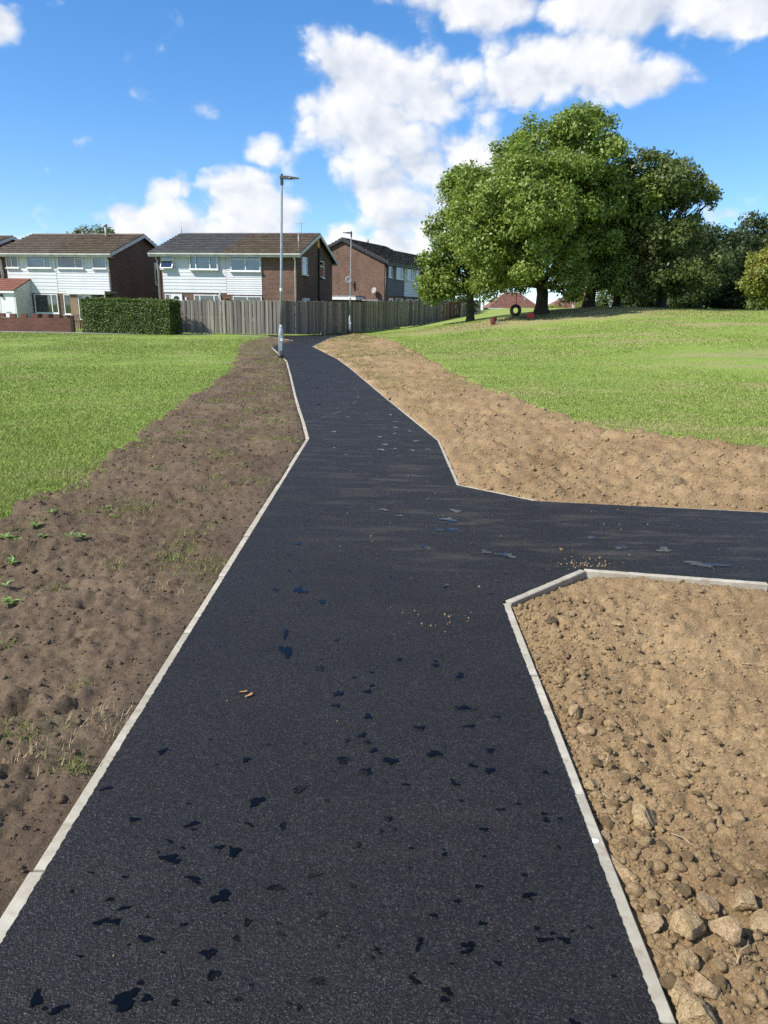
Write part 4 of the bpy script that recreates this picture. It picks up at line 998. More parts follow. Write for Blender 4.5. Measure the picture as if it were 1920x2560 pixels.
# ------------------------------------------------------------------ lamp columns
def lamp(P, h, head, label, lean=(0, 0), group='lamp columns along the paths'):
    r = empty('street_lamp', P, 0, label=label, cat='street lamp', group=group)
    r.rotation_euler = (lean[0], lean[1], 0)
    MB().lathe([(.085, -.3), (.085, .86), (.078, .9), (.05, 1.06), (.046, 1.1)], 20).build('base_column', MT['galv'], r, smooth_=True)
    MB().lathe([(.1, -.05), (.1, .1), (.09, .12)], 20).build('root_collar', MT['black'], r)
    MB().lathe([(.046, 1.1), (.042, 2.6), (.04, 2.62), (.036, h - .25), (.034, h - .05)], 16).build('pole', MT['galv'], r, smooth_=True)
    MB().lathe([(.05, 2.18), (.05, 2.28)], 16).build('band', MT['sticker'], r)
    MB().box(-.055, .055, -.092, -.078, .25, .75).build('access_door', MT['galv'], r)
    k = 14; MB().prism([(.028 + .05 * math.cos(2 * math.pi * j / k), .62 + .05 * math.sin(2 * math.pi * j / k)) for j in range(k)], 'y', -.0965, -.0925).build('sticker', MT['sticker'], r)
    MB().lathe([(.05, h - .22), (.052, h), (.03, h + .03)], 14).build('spigot', MT['lamp_head'], r)
    s = head
    MB().lathe([(.035, h + .02), (.035, h + .1), (.02, h + .12)], 10).build('photocell', MT['lamp_head'], r)
    hd = MB().add([(s * x, y, h + z) for x, y, z in [(-.06, -.06, -.03), (.2, -.1, -.035), (.28, -.12, -.01), (.54, -.1, -.005), (.54, .1, -.005), (.3, .12, -.01), (.2, .1, -.035), (-.06, .06, -.03),
                                        (-.06, -.05, .05), (.2, -.09, .05), (.28, -.1, .025), (.54, -.08, .012), (.54, .08, .012), (.3, .1, .025), (.2, .09, .05), (-.06, .05, .05)]],
                  [tuple(range(8))[::-1], tuple(range(8, 16))] + [(i, (i + 1) % 8, 8 + (i + 1) % 8, 8 + i) for i in range(8)]).build('lamp_head', MT['lamp_head'], r)
    MB().box(min(s * .3, s * .5), max(s * .3, s * .5), -.07, .07, h - .018, h - .012).build('led_panel', MT['sticker'], hd)
    return r
lp = G(702, 895); lamp((lp[0], lp[1], -.01), 5.62, 1, 'nearest tall grey lamp post standing at the left edge of the asphalt path', (0, R(1.6)))
l2 = A(874, 833, 47.8); lamp((l2[0], l2[1], float(l2[2])), 6.05, -1, 'slim grey lamp post in front of the shaded timber fence', (0, R(.8)))
l3 = A(1208, 790, 85); lamp((l3[0], l3[1], float(hill(l3[0], l3[1])) - .05), 6.0, 1, 'far lamp post with pale base left of the bungalow')
for u, Y, lab in ((1240, 98, 'distant thin lamp post before the left end of the bungalow roof'), (1311, 96, 'distant thin lamp post before the bungalow windows, right of the tyre'),
                  (1407, 100, 'distant thin lamp post before the chimneyed bungalow'), (1497, 95, 'distant thin lamp post among bushes right of the twin trunks')):
    p = A(u, 770, Y); lamp((p[0], p[1], float(hill(p[0], p[1])) - .6), 6.0, random.choice((-1, 1)), lab)
pp = A(1434, 780, 52); tag(MB().tube([(0, 0, -.3), (0, 0, 4), (.05, 0, 8.5)], [.16, .14, .11], 10).build('utility_pole', plain('pale_pole', (.33, .32, .27), .85, .15, 6), None, (pp[0], pp[1], float(hill(pp[0], pp[1])))), label='pale grey utility pole between the two nearest tree trunks', cat='pole')

# ------------------------------------------------------------------ trees
def make_tree(name, base, blobs, m, label, trunk_r=.4, nclus=140, leaves=190, leaf=.26, clus=.52, bark='bark', hfork=.3, seed=1, gaps=(), limbs=26, group='trees in the grove', lean=(0, 0), top_frac=.6, bough=1.25):
    """blobs: (x, y, z, rx, ry, rz) ellipsoids relative to the base"""
    rs = np.random.default_rng(seed)
    t = empty(name, base, 0, label=label, cat='tree', group=group)
    vol = np.array([b[3] * b[4] * b[5] for b in blobs]) ** .75; vol = vol / vol.sum()
    B = np.array(blobs); ctr = np.average(B[:, :3], axis=0, weights=vol)
    # boughs first, well apart; then leaf clusters gathered round each bough
    K = 2600; bi = rs.choice(len(blobs), size=K, p=vol); d = unit(rs.normal(size=(K, 3))); r = rs.uniform(.1, 1.0, K) ** .4
    cand = B[bi, :3] + d * r[:, None] * np.maximum(B[bi, 3:] - bough * .75, .2); brs = bough * rs.uniform(.45, 1.2, K); gq = rs.random(K)
    BC = []; BR = []
    for p, q, rnd in zip(cand, brs, gq):
        if any(((p[0] - g[0]) / g[2]) ** 2 + ((p[2] - g[1]) / g[3]) ** 2 < 1 and rnd < g[4] for g in gaps): continue
        if BC and (np.linalg.norm(np.array(BC) - p, axis=1) < .76 * (np.array(BR) + q)).any(): continue
        BC.append(p); BR.append(q)
    BC = np.array(BC); BR = np.array(BR)
    wts = BR ** 2 / (BR ** 2).sum(); K = nclus * 30; bi = rs.choice(len(BC), size=K, p=wts); d = unit(rs.normal(size=(K, 3)) + np.array([0, 0, .25]))
    cand = BC[bi] + d * (BR[bi] * rs.uniform(.15, 1.0, K) ** .45)[:, None] * np.array([1.1, 1.1, .72]); cr_ = clus * rs.uniform(.5, 1.25, K)
    C = np.zeros((nclus, 3)); cr = np.zeros(nclus); n = 0
    for p, q in zip(cand, cr_):
        if n and (((C[:n] - p) ** 2).sum(1) < (.5 * (cr[:n] + q)) ** 2).any(): continue
        C[n] = p; cr[n] = q; n += 1
        if n == nclus: break
    C = C[:n]; cr = cr[:n]
    # leaves: each cluster is a loose, flattened puff with its leaves on the outer and upper side, drooping at the rim
    cnt = np.maximum(20, (leaves * (cr / clus) ** 1.7)).astype(int); idx = np.repeat(np.arange(n), cnt); N_ = len(idx)
    d = unit(rs.normal(size=(N_, 3))); out = unit(C - ctr)[idx]
    d = unit(d + out * .35 + np.array([0, 0, .3]))
    # twig bundles: leaves gather round a few directions, which leaves gaps between them
    nb = 9; bd = unit(rs.normal(size=(n * nb, 3)) + np.repeat(unit(C - ctr), nb, 0) * .5 + np.array([0, 0, .25])); bsel = idx * nb + rs.integers(0, nb, N_)
    d = unit(d * .62 + bd[bsel] * .75)
    rad = cr[idx] * rs.uniform(.2, 1.45, N_) ** .65
    P = C[idx] + d * rad[:, None] * np.array([1.08, 1.08, .85]) + rs.normal(size=(N_, 3)) * .09
    nn = unit(d * .8 + rs.normal(size=(N_, 3)) * .48 + np.array([0, 0, .25]))
    leaf_cloud('crown', P, nn, rs.uniform(.6, 1.3, N_) * leaf, MT[m], t)
    # trunk with a flare and limbs reaching into the clusters
    top = max(b[2] + b[5] for b in blobs) * top_frac
    tx = lambda f: (ctr[0] * max(0, f - .25) * 1.0 + lean[0] * f, ctr[1] * max(0, f - .25) + lean[1] * f, top * f)
    fr = [0, .03, .08, .2, .4, .6, .8, 1.0]
    zf = [-.4] + [tx(f)[2] for f in fr[1:]]
    pts = [(tx(f)[0], tx(f)[1], z) for f, z in zip(fr, zf)]; rr = [trunk_r * q for q in (1.75, 1.35, 1.1, 1.0, .85, .62, .4, .2)]
    MB().tube(pts, rr, 12).build('trunk', MT[bark], t, smooth_=True)
    lm = MB(); order = rs.permutation(n)[:limbs]
    for i in order:
        c = C[i]; f = min(.97, max(hfork, (c[2] * .62) / top * rs.uniform(.6, 1.0))); s = np.array(tx(f)); rad0 = trunk_r * (.5 - .33 * f)
        mid = s + (c - s) * .5 + np.array([0, 0, .12 * np.linalg.norm(c - s)]) + rs.normal(size=3) * .25
        q = [s * (1 - u) ** 2 + 2 * u * (1 - u) * mid + u * u * c for u in np.linspace(0, 1, 7)]
        lm.tube(q, [max(.02, rad0 * (1 - .88 * u)) for u in np.linspace(0, 1, 7)], 6)
        for k in range(2):
            j = np.argsort(np.linalg.norm(C - c, axis=1))[1 + k]; s2 = q[4 - k]; lm.tube([s2, (s2 + C[j]) / 2 + rs.normal(size=3) * .15, C[j]], [max(.02, rad0 * .35), rad0 * .22 + .01, .015], 5)
    lm.build('limbs', MT[bark], t, smooth_=True)
    return t
def tree_px(name, u0, v0, Y, blobs_px, m, label, deep=.95, **kw):
    """crown measured as (u, v, ru, rv, dy) ellipses at distance Y"""
    b = A(u0, v0, Y); z = float(hill(b[0], b[1])) if Y < 95 else float(b[2]); base = np.array([b[0], b[1], z]); out = []
    sx = Y * .9625 / FPX; sz = Y / FPX
    for (u, v, ru, rv, *dy) in blobs_px:
        yy = dy[0] if dy else (1 - deep) * 2.5; p = A(u, v, Y + yy) - base
        out.append((p[0], p[1], p[2], ru * sx, max(1.2, dy[1] if len(dy) > 1 else ru * sx * deep), rv * sz))
    return make_tree(name, tuple(base), out, m, label, **kw)
tree_px('broadleaf_tree', 1353, 780, 44, [(1290, 550, 140, 135), (1225, 520, 80, 95), (1330, 460, 110, 115), (1200, 630, 75, 75), (1285, 680, 95, 60), (1395, 640, 75, 80), (1185, 485, 62, 70), (1235, 715, 55, 36), (1420, 700, 50, 40)], 'leaf',
        'large sunlit broadleaf tree with the thickest trunk, behind the tyre swing', deep=1.7, trunk_r=.33, nclus=640, leaves=140, leaf=.19, seed=3, limbs=70, gaps=((.8, 9.3, 2.7, 2.2, .97), (-2.1, 9.9, .9, .8, .9), (-1.4, 7.2, .8, .7, .9), (-3.7, 6.6, .8, .7, .9), (1.7, 4.9, .8, .6, .9)), hfork=.26)
tree_px('broadleaf_tree', 1470, 780, 46.5, [(1425, 395, 125, 120), (1340, 395, 90, 100), (1440, 335, 85, 78), (1505, 370, 50, 70), (1485, 480, 80, 110), (1430, 560, 100, 100), (1500, 640, 75, 80), (1290, 385, 60, 62), (1530, 690, 55, 45)], 'leaf',
        'tallest broadleaf tree of the grove, its forked trunk right of the pale pole', deep=1.6, trunk_r=.3, nclus=640, leaves=140, leaf=.19, seed=5, limbs=90, gaps=((-2.1, 9.7, 2.8, 2.3, .97), (.8, 11.7, 1.0, .9, .9), (1.4, 9.2, 1.0, .9, .9), (-1.0, 7.5, .9, .8, .9)), hfork=.22, lean=(.4, 0))
tree_px('broadleaf_tree', 1176, 795, 50, [(1125, 620, 80, 110), (1100, 680, 62, 70), (1165, 560, 70, 90), (1180, 660, 70, 80), (1090, 590, 40, 50), (1150, 480, 45, 55)], 'leaf',
        'leafy tree leaning over the end of the timber fence', trunk_r=.22, nclus=380, leaves=110, leaf=.22, bough=1.2, seed=8, limbs=26)
tree_px('broadleaf_tree', 1540, 778, 49, [(1560, 570, 90, 120), (1600, 640, 90, 85), (1560, 670, 80, 60), (1530, 490, 55, 75)], 'leaf',
        'green tree with a slim trunk, right of the tallest tree', deep=1.7, trunk_r=.23, nclus=380, leaves=110, leaf=.23, seed=9, limbs=24)
tree_px('broadleaf_tree', 1651, 777, 47.5, [(1660, 470, 80, 75), (1600, 470, 60, 80), (1720, 490, 55, 42), (1700, 580, 60, 55), (1640, 600, 90, 80), (1690, 680, 90, 60), (1600, 700, 60, 40), (1755, 475, 32, 28)], 'leaf_olive',
        'olive green tree with clumped rounded crown, behind the shaded lawn', deep=1.7, trunk_r=.27, nclus=380, leaves=115, leaf=.22, bough=1.25, seed=12, limbs=40, gaps=((2.2, 6.8, 1.4, 1.2, .8),))
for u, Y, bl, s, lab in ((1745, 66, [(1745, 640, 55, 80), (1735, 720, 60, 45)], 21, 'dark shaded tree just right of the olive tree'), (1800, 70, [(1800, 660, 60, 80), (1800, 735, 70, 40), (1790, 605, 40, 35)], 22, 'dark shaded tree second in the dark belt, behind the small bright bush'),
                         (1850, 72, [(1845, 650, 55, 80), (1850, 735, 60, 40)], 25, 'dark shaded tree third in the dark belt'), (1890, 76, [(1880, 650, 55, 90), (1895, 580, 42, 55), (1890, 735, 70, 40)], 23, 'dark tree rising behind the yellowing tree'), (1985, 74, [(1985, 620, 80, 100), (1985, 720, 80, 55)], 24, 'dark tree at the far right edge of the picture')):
    tree_px('shaded_tree', u, 776, Y, bl, 'leaf_shade', lab, trunk_r=.3, nclus=200, leaves=110, leaf=.3, clus=.85, bough=1.3, seed=s, limbs=14, group='dark tree belt', bark='bark_dark', deep=1.3)
tree_px('yellowing_tree', 1955, 776, 53, [(1950, 680, 85, 85), (1925, 720, 70, 50), (1990, 640, 70, 60), (1905, 650, 35, 40)], 'leaf_yellow', 'yellowing sunlit tree at the right edge of the lawn', trunk_r=.35, nclus=260, leaves=110, leaf=.22, bough=1.1, seed=31, limbs=14)
tree_px('garden_tree', 235, 760, 74, [(215, 590, 40, 26), (265, 588, 40, 25), (240, 640, 60, 50)], 'leaf_olive', 'treetop showing above the brown roof of the left house', trunk_r=.25, nclus=110, leaves=90, leaf=.24, bough=.9, seed=41, limbs=14, group='trees behind the houses')
def bush(u, v, Y, ru, rv, m, label, seed, nclus=26, leaf=.2, name='bush'):
    tree_px(name, u, v, Y, [(u, v - rv, ru, rv)], m, label, trunk_r=.08, nclus=nclus * 2, leaves=90, leaf=leaf, clus=.45, bough=.55, seed=seed, limbs=8, group='bushes below the grove')
bush(1785, 778, 76, 24, 20, 'leaf_bright', 'small bright green bush lit before the dark trees', 51)
bush(1515, 788, 86, 36, 42, 'leaf_olive', 'rounded bush seen between the twin trunk and the slim trunk', 52, 40)
bush(1455, 786, 90, 14, 24, 'leaf_yellow', 'small yellowing bush just left of the forked trunk', 53, 16)
bush(1560, 788, 90, 20, 34, 'leaf', 'green bush left of the pink brick house', 54, 20)
bush(1165, 790, 68, 26, 26, 'leaf_shade', 'dark bush behind the pale grey fence panel', 55, 26)
bush(1380, 786, 92, 12, 14, 'leaf_yellow', 'small brownish shrub before the chimneyed bungalow', 56, 12)
bush(1640, 785, 96, 30, 36, 'leaf_shade', 'dark bush right of the pink brick house', 57, 26)
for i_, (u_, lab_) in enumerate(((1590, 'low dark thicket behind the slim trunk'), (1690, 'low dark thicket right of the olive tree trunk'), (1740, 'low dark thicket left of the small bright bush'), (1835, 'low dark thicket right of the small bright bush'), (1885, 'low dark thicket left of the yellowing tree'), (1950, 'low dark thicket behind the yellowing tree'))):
    bush(u_, 780, 70, 46, 26, 'leaf_shade', lab_, 80 + i_, 40, .28, 'thicket')
bush(1905, 778, 62, 40, 14, 'leaf_olive', 'low rough bush at the foot of the yellowing tree', 58, 30)

# ------------------------------------------------------------------ tyre swing and litter under the trees
ts = A(1289, 776, 42.5)
sw = empty('tyre_swing', tuple(ts), R(14), label='black tyre hanging on a rope under the big tree', cat='tyre swing')
vs = []; fs = []; k, q = 28, 10
for i in range(k):
    a = 2 * math.pi * i / k
    for j in range(q):
        b = 2 * math.pi * j / q; rr = .25 + .095 * math.cos(b); vs.append((rr * math.cos(a), .11 * math.sin(b) * (1.15 if abs(math.cos(b)) < .5 else 1), rr * math.sin(a)))
for i in range(k):
    fs += [(i * q + j, i * q + (j + 1) % q, ((i + 1) % k) * q + (j + 1) % q, ((i + 1) % k) * q + j) for j in range(q)]
MB().add(vs, fs).build('tyre', MT['rubber'], sw, smooth_=True)
MB().tube([(0, 0, .3), (.01, 0, 1.4), (0, 0, 3.2)], .022, 6).build('rope', MT['rope'], sw)
dr = A(1234, 800, 41.5); dz = float(hill(dr[0], dr[1]))
dm = empty('bucket', (dr[0], dr[1], dz), R(25), label='dark red bucket standing on dry grass left of the tyre', cat='bucket')
MB().lathe([(.15, 0), (.19, .36), (.2, .36), (.2, .39), (.17, .39), (.14, .05)], 16).build('shell', MT['maroon'], dm); MB().tube([(.19 * math.cos(t), -.2, .33 - .17 * math.sin(t)) for t in np.linspace(0, math.pi, 10)], .01, 5).build('handle', MT['galv'], dm); MB().box(.02, .12, -.2, -.18, .06, .14).build('label_patch', MT['sticker'], dm)
rd = A(1326, 792, 42.3); rz_ = float(hill(rd[0], rd[1]))
rb = empty('crate', (rd[0], rd[1], rz_), R(-12), label='bright red plastic crate lying at the foot of the big tree', cat='crate')
MB().box(-.2, .2, -.14, .14, 0, .04).box(-.2, .2, -.14, -.12, .04, .26).box(-.2, .2, .12, .14, .04, .26).box(-.2, -.18, -.12, .12, .04, .26).box(.18, .2, -.12, .12, .04, .26).build('tub', MT['red'], rb)
MB().box(-.22, .22, -.16, -.14, .22, .28).box(-.22, .22, .14, .16, .22, .28).build('rim', MT['red'], rb)

# ------------------------------------------------------------------ stones and clods
def ico(sub):
    bm = bmesh.new(); bmesh.ops.create_icosphere(bm, subdivisions=sub, radius=1.0)
    v = np.array([p.co[:] for p in bm.verts]); f = np.array([[q.index for q in p.verts] for p in bm.faces]); bm.free(); return v, f
I1, I2, I3, I4 = ico(1), ico(2), ico(3), ico(4)
def rough(v, seed, amp=.25, cuts=4):
    """an irregular lump: flat broken faces, then bumps of several sizes"""
    rs = np.random.default_rng(seed); w = v.copy()
    for _ in range(cuts):
        n = rs.normal(size=3); n /= np.linalg.norm(n); d = rs.uniform(.42, .82); s_ = w @ n; w -= np.where(s_ > d, s_ - d, 0)[:, None] * n
    r = np.ones(len(w)); a = amp * .5
    for fq in (1.6, 3.1, 6.0, 11.0):
        for _ in range(2): r += a * np.abs(np.sin(v @ rs.normal(size=3) * fq + rs.uniform(0, 6))) * rs.uniform(.3, 1) - a * .32
        a *= .55
    return w * (r + rs.normal(size=len(w)) * amp * .07)[:, None]
from mathutils.bvhtree import BVHTree
def bvh_of(o):
    me = o.data; v = [p.co.copy() for p in me.vertices]; f = [tuple(p.vertices) for p in me.polygons]; return BVHTree.FromPolygons(v, f)
BV = {'l': bvh_of(soil_l), 'r': bvh_of(soil_r), 'n': bvh_of(soil_n)}
def gz(k, x, y):
    h = BV[k].ray_cast(Vector((x, y, 1.0)), Vector((0, 0, -1)))
    return h[0].z if h[0] is not None else None
BIG = [  # (u, v, half width px, half height px, material, label)
 (1742, 2515, 42, 44, 'rock', 'large pale sandstone lump beside the kerb at the bottom right corner'),
 (1727, 2312, 38, 36, 'rock', 'broad rounded stone, upper of the two big ones right of the kerb'),
 (1815, 2330, 34, 30, 'rock_grey', 'angular greyish stone with a steep shaded right face'),
 (1755, 2450, 30, 26, 'rock_grey', 'grey brown stone just above the large pale lump'),
 (1700, 2462, 28, 24, 'rock', 'yellowish stone touching the kerb side of the grey brown stone'),
 (1545, 2125, 26, 60, 'rock', 'long pale slab of stone lying along the kerb'),
 (1612, 2010, 38, 34, 'rock', 'round earthy boulder alone in the middle of the soil'),
 (1516, 2062, 16, 22, 'rock_grey', 'small upright brown stone touching the kerb above the slab'),
 (1628, 2290, 26, 28, 'rock_grey', 'brown stone near the kerb left of the broad rounded stone'),
 (1905, 2290, 36, 24, 'rock', 'flat stone cut by the right edge of the picture'),
 (1860, 2250, 26, 24, 'rock', 'knobbly pale stone near the right edge, above the flat one'),
 (1718, 2400, 26, 30, 'rock', 'tall earthy stone between the broad stone and the grey brown stone'),
 (1765, 2262, 24, 18, 'rock_grey', 'grey crumbly stone above the broad rounded stone'),
 (1376, 1558, 16, 11, 'clod_dark', 'dark earth clod with dry roots just inside the kerb corner'),
 (1538, 1576, 15, 5, 'rock', 'flat pale leaf-shaped stone on the soil near the kerb corner'),
 (1440, 1760, 22, 16, 'rock', 'pale buff stone beside the kerb halfway down the near soil'),
 (1462, 1800, 18, 18, 'rock_grey', 'grey stone just below the pale buff one halfway down'),
 (1480, 1940, 20, 16, 'rock', 'pale stone at the kerb above the small upright stone'),
]
for i, (u, v, ru, rv, mt, lab) in enumerate(BIG):
    p = G(u, v + rv * .5, .0); z = gz('n', p[0], p[1]); z = -.02 if z is None else z
    dist = math.dist(p, (0, 0, CH)); rx = ru * dist / FPX; ry = rx * random.uniform(.8, 1.05); rzz = max(.35 * rx, min(rx, rv * dist / FPX * .95))
    if rv > ru * 1.6: rx, ry, rzz = ru * dist / FPX * .9, rv * dist / FPX * 1.05, rx * .7
    vv = rough(I4[0], 100 + i, .3, 8) * np.array([rx, ry, rzz])
    o = np_mesh('stone', vv, I4[1], MT[mt]); o.location = (p[0], p[1], z + rzz * .42); o.rotation_euler = (0, 0, (.38 if rv > ru * 1.6 else random.uniform(0, 6)) )
    tag(o, lab, 'stone', 'stones in the dry soil')
protos = [np_mesh('clod', rough(I3[0], 300 + i, .5, 6), I3[1], MT['clod']) for i in range(9)]
def sample_near():
    """a spot on the near right soil, more often close to the kerb"""
    y = random.uniform(1.25, 4.6) ** 1.0; e = random.expovariate(2.2) + .03
    return .74 + e, y
cnt = 0
while cnt < 240:
    x, y = sample_near()
    if x > y * .62 + .35 or not inside(np.array([x]), np.array([y]), SOIL_N)[0]: continue
    z = gz('n', x, y)
    if z is None or z < -.09: continue
    near = math.exp(-(x - .74) / .5) * smooth((3.4 - y) / 2)
    s = random.uniform(.008, .017) * (1 + 1.3 * near * random.random() ** 2)
    o = protos[cnt] if cnt < len(protos) else protos[cnt % len(protos)].copy()
    if cnt >= len(protos): o.name = 'clod'; col.objects.link(o)
    o.location = (x, y, z + s * .35); o.scale = (s * random.uniform(.85, 1.3), s * random.uniform(.85, 1.2), s * random.uniform(.65, 1.0)); o.rotation_euler = (random.uniform(0, 6), random.uniform(-.4, .4), random.uniform(0, 6))
    tag(o, 'small dry tan clod of earth lying on the soil beside the near right kerb', 'clod', 'dry clods on the near soil'); cnt += 1
def scatter(name, key, n, pos, size, m, tmpl=I1, seed=1):
    rs = np.random.default_rng(seed); V = []; Fc = []; b = 0
    var = [rough(tmpl[0], 500 + seed * 20 + i, .5, 3) for i in range(14)]; got = 0; tr = 0
    while got < n and tr < n * 6:
        tr += 1; x, y = pos(rs); z = gz(key, x, y)
        if z is None or z < -.1 + hill(x, y): continue
        s = size(rs, x, y); a = rs.uniform(0, 6.28); c, sn = math.cos(a), math.sin(a)
        v = var[rs.integers(14)] * np.array([s * rs.uniform(.8, 1.3), s * rs.uniform(.8, 1.2), s * rs.uniform(.55, .95)])
        v = v @ np.array([[c, sn, 0], [-sn, c, 0], [0, 0, 1]]) + np.array([x, y, z + s * .25])
        V.append(v); Fc.append(tmpl[1] + b); b += len(v); got += 1
    tag(np_mesh(name, np.concatenate(V), np.concatenate(Fc), MT[m]), kind='stuff')
def pn(rs):
    y = 1.1 + 3.6 * rs.random() ** 1.2; x = .78 + rs.random() ** 1.5 * (y * .75 + .6)
    return x, y
scatter('soil_crumbs', 'n', 9000, pn, lambda rs, x, y: min(.016, .003 * math.exp(abs(rs.normal()) * .6)) * (1 + .5 * math.exp(-(x - .74) / .4)), 'clod', I2, 3)
def pool(poly, gen, n, seed):
    rs = np.random.default_rng(seed); x, y = gen(rs, n); k = inside(x, y, poly); it = iter(list(zip(x[k].tolist(), y[k].tolist())))
    return lambda _rs: next(it)
def _gr(rs, n):
    y = 5.6 + 34 * rs.random(n) ** 2.4; return rs.uniform(-.28, .9, n) * (y + 1), y
def _gl(rs, n):
    y = 1.1 + 26 * rs.random(n) ** 2; return -1.08 - rs.random(n) * 3.2, y
okr = pool(SOIL_R, _gr, 150000, 91)
scatter('soil_crumbs', 'r', 7500, okr, lambda rs, x, y: min(.05, .006 * math.exp(abs(rs.normal()) * .62) * (y / 8) ** .45), 'clod', I1, 4)
okl = pool(SOIL_L, _gl, 80000, 92)
scatter('soil_crumbs', 'l', 12000, okl, lambda rs, x, y: min(.018, .0026 * math.exp(abs(rs.normal()) * .6) * (1 + y / 9)), 'soil_left', I1, 5)

# ------------------------------------------------------------------ grass blades and weeds
def grass_blades(name, n, region, seed, hgt=(.02, .042), m='blade', wid=.0042, zfun=None):
    rs = np.random.default_rng(seed); x, y = region(rs, n); n = len(x)
    d = np.hypot(x, y); k = 1 + np.maximum(0, d - 7) / 9
    z = (hill(x, y) - .014 if zfun is None else zfun(x, y))
    h = rs.uniform(*hgt, n) * (1 + .06 * np.maximum(0, d - 8) / 8) * (.7 + .5 * vnoise(x * 1.3, y * 1.3, 71)); w = wid * k * rs.uniform(.7, 1.4, n)
    a = rs.uniform(0, 2 * np.pi, n); ln = rs.uniform(.2, 1.1, n) * h; b = rs.uniform(0, 2 * np.pi, n)
    v = np.stack([np.stack([x - np.cos(a) * w, y - np.sin(a) * w, z], 1), np.stack([x + np.cos(a) * w, y + np.sin(a) * w, z], 1), np.stack([x + np.cos(b) * ln, y + np.sin(b) * ln, z + h], 1)], 1).reshape(-1, 3)
    tag(np_mesh(name, v, np.arange(3 * n).reshape(n, 3), MT[m]), kind='stuff')
def reg_grass(xmin, xmax, y0, y1, poly):
    def f(rs, n):
        t = rs.random(n * 2); y = 1 / ((1 / y0) * (1 - t) + (1 / y1) * t); y = np.where(rs.random(n * 2) < .5, y, y0 + (y1 - y0) * rs.random(n * 2) ** 1.6)
        k = rs.uniform(xmin, xmax, n * 2); x = k * (y + 1.5)
        sd = np.maximum.reduce([sdist(x, y, SOIL_L), sdist(x, y, SOIL_R), sdist(x, y, PATH)]) + .16 * fbm(x * 1.3, y * 1.3, 4, 31) + .06 * fbm(x * 7, y * 7, 2, 37)
        kd = np.minimum.reduce([pdist(x, y, l, False) for l in (KL, KF, KI)])
        ok = (kd > .3) & (sdist(x, y, PATH) < -.1) & ((sd < .03) | ((sd < .6) & (rs.random(n * 2) < .45 * np.exp(-np.maximum(sd, 0) / .2)))); x, y = x[ok], y[ok]
        return x[:n], y[:n]
    return f
grass_blades('grass', 360000, reg_grass(-.85, -.05, 4.4, 42, SOIL_L), 61)
grass_blades('grass', 360000, reg_grass(-.1, .85, 7.2, 50, SOIL_R), 62)
def tufts(centres, per, spread):
    def f(rs, n):
        xs, ys = [], []
        for (cx, cy, s) in centres:
            k = int(per * s); xs.append(cx + rs.normal(size=k) * spread * s * 1.5); ys.append(cy + rs.normal(size=k) * spread * s)
        return np.concatenate(xs), np.concatenate(ys)
    return f
def soil_z(key):
    def f(x, y):
        out = np.zeros(len(x))
        for i in range(len(x)):
            z = gz(key, float(x[i]), float(y[i])); out[i] = (z if z is not None else -.1) - .004
        return out
    return f
TL = [tuple(G(u, v)[:2]) + (s,) for u, v, s in ((360, 1270, 1.6), (330, 1280, 1.0), (600, 1215, 1.3), (640, 1205, .8), (430, 1105, 1.4), (540, 1145, .9), (480, 1060, .9), (700, 900, 2.2), (660, 905, 2.6), (640, 935, 2.2), (690, 885, 2.0), (620, 890, 2.4), (520, 1010, 1.0), (200, 1925, .3), (205, 1910, .5), (25, 1830, .7), (200, 1720, .3), (500, 1440, 1.0), (560, 1400, .8), (300, 1420, .6), (240, 1280, 1.0), (150, 1480, .5), (730, 1105, .9), (530, 1410, .7), (45, 1400, .8))]
TL += [(random.uniform(-3.2, -1.3), random.uniform(2, 20), random.uniform(.25, .7)) for _ in range(90)]
grass_blades('grass', 0, tufts(TL, 190, .09), 63, (.014, .045), m='sparse_blade', wid=.003, zfun=soil_z('l'))
TR = [tuple(G(u, v)[:2]) + (s,) for u, v, s in ((1060, 1020, 1.6), (1090, 1040, 1.2), (1075, 1000, 1.5), (1560, 1220, .8), (1790, 1116, .7), (960, 890, 3.0), (1000, 900, 3.0), (900, 870, 3.2), (940, 905, 2.6))]
grass_blades('grass', 0, tufts(TR, 110, .10), 64, (.015, .035), m='sparse_blade', wid=.003, zfun=soil_z('r'))
grass_blades('dry_stalks', 0, tufts([tuple(G(u, v)[:2]) + (s,) for u, v, s in ((395, 1480, .9), (330, 1810, .8), (290, 1830, .7), (120, 1900, .6), (560, 1530, .6), (80, 1900, .5), (260, 1800, .9))], 110, .07), 65, (.02, .06), m='straw', wid=.0016, zfun=soil_z('l'))
grass_blades('dry_stalks', 0, tufts([tuple(G(u, v)[:2]) + (s,) for u, v, s in ((1340, 1555, .8), (1380, 1545, .6), (1700, 1820, .3), (1500, 1900, .3), (1850, 2400, .3))], 60, .05), 66, (.015, .05), m='straw', wid=.0014, zfun=soil_z('n'))
def patchy(poly, n, x0, x1, y0, y1, thr, seed):
    def f(rs, _):
        y = y0 + (y1 - y0) * rs.random(n); x = x0 + (x1 - x0) * rs.random(n)
        k = inside(x, y, poly); x, y = x[k], y[k]
        kd = np.minimum.reduce([pdist(x, y, l, False) for l in (KL, KF, KI)])
        k = (fbm(x * .9, y * .45, 4, seed) + rs.normal(size=len(x)) * .12 > thr) & (kd > .12)
        return x[k], y[k]
    return f
grass_blades('grass', 0, patchy(SOIL_R, 90000, -3.4, 3, 15, 47, .05, 211), 67, (.015, .035), m='sparse_blade', wid=.003, zfun=soil_z('r'))
grass_blades('grass', 0, patchy(SOIL_L, 60000, -7.5, -1, 9, 42, .2, 223), 68, (.015, .032), m='sparse_blade', wid=.003, zfun=soil_z('l'))
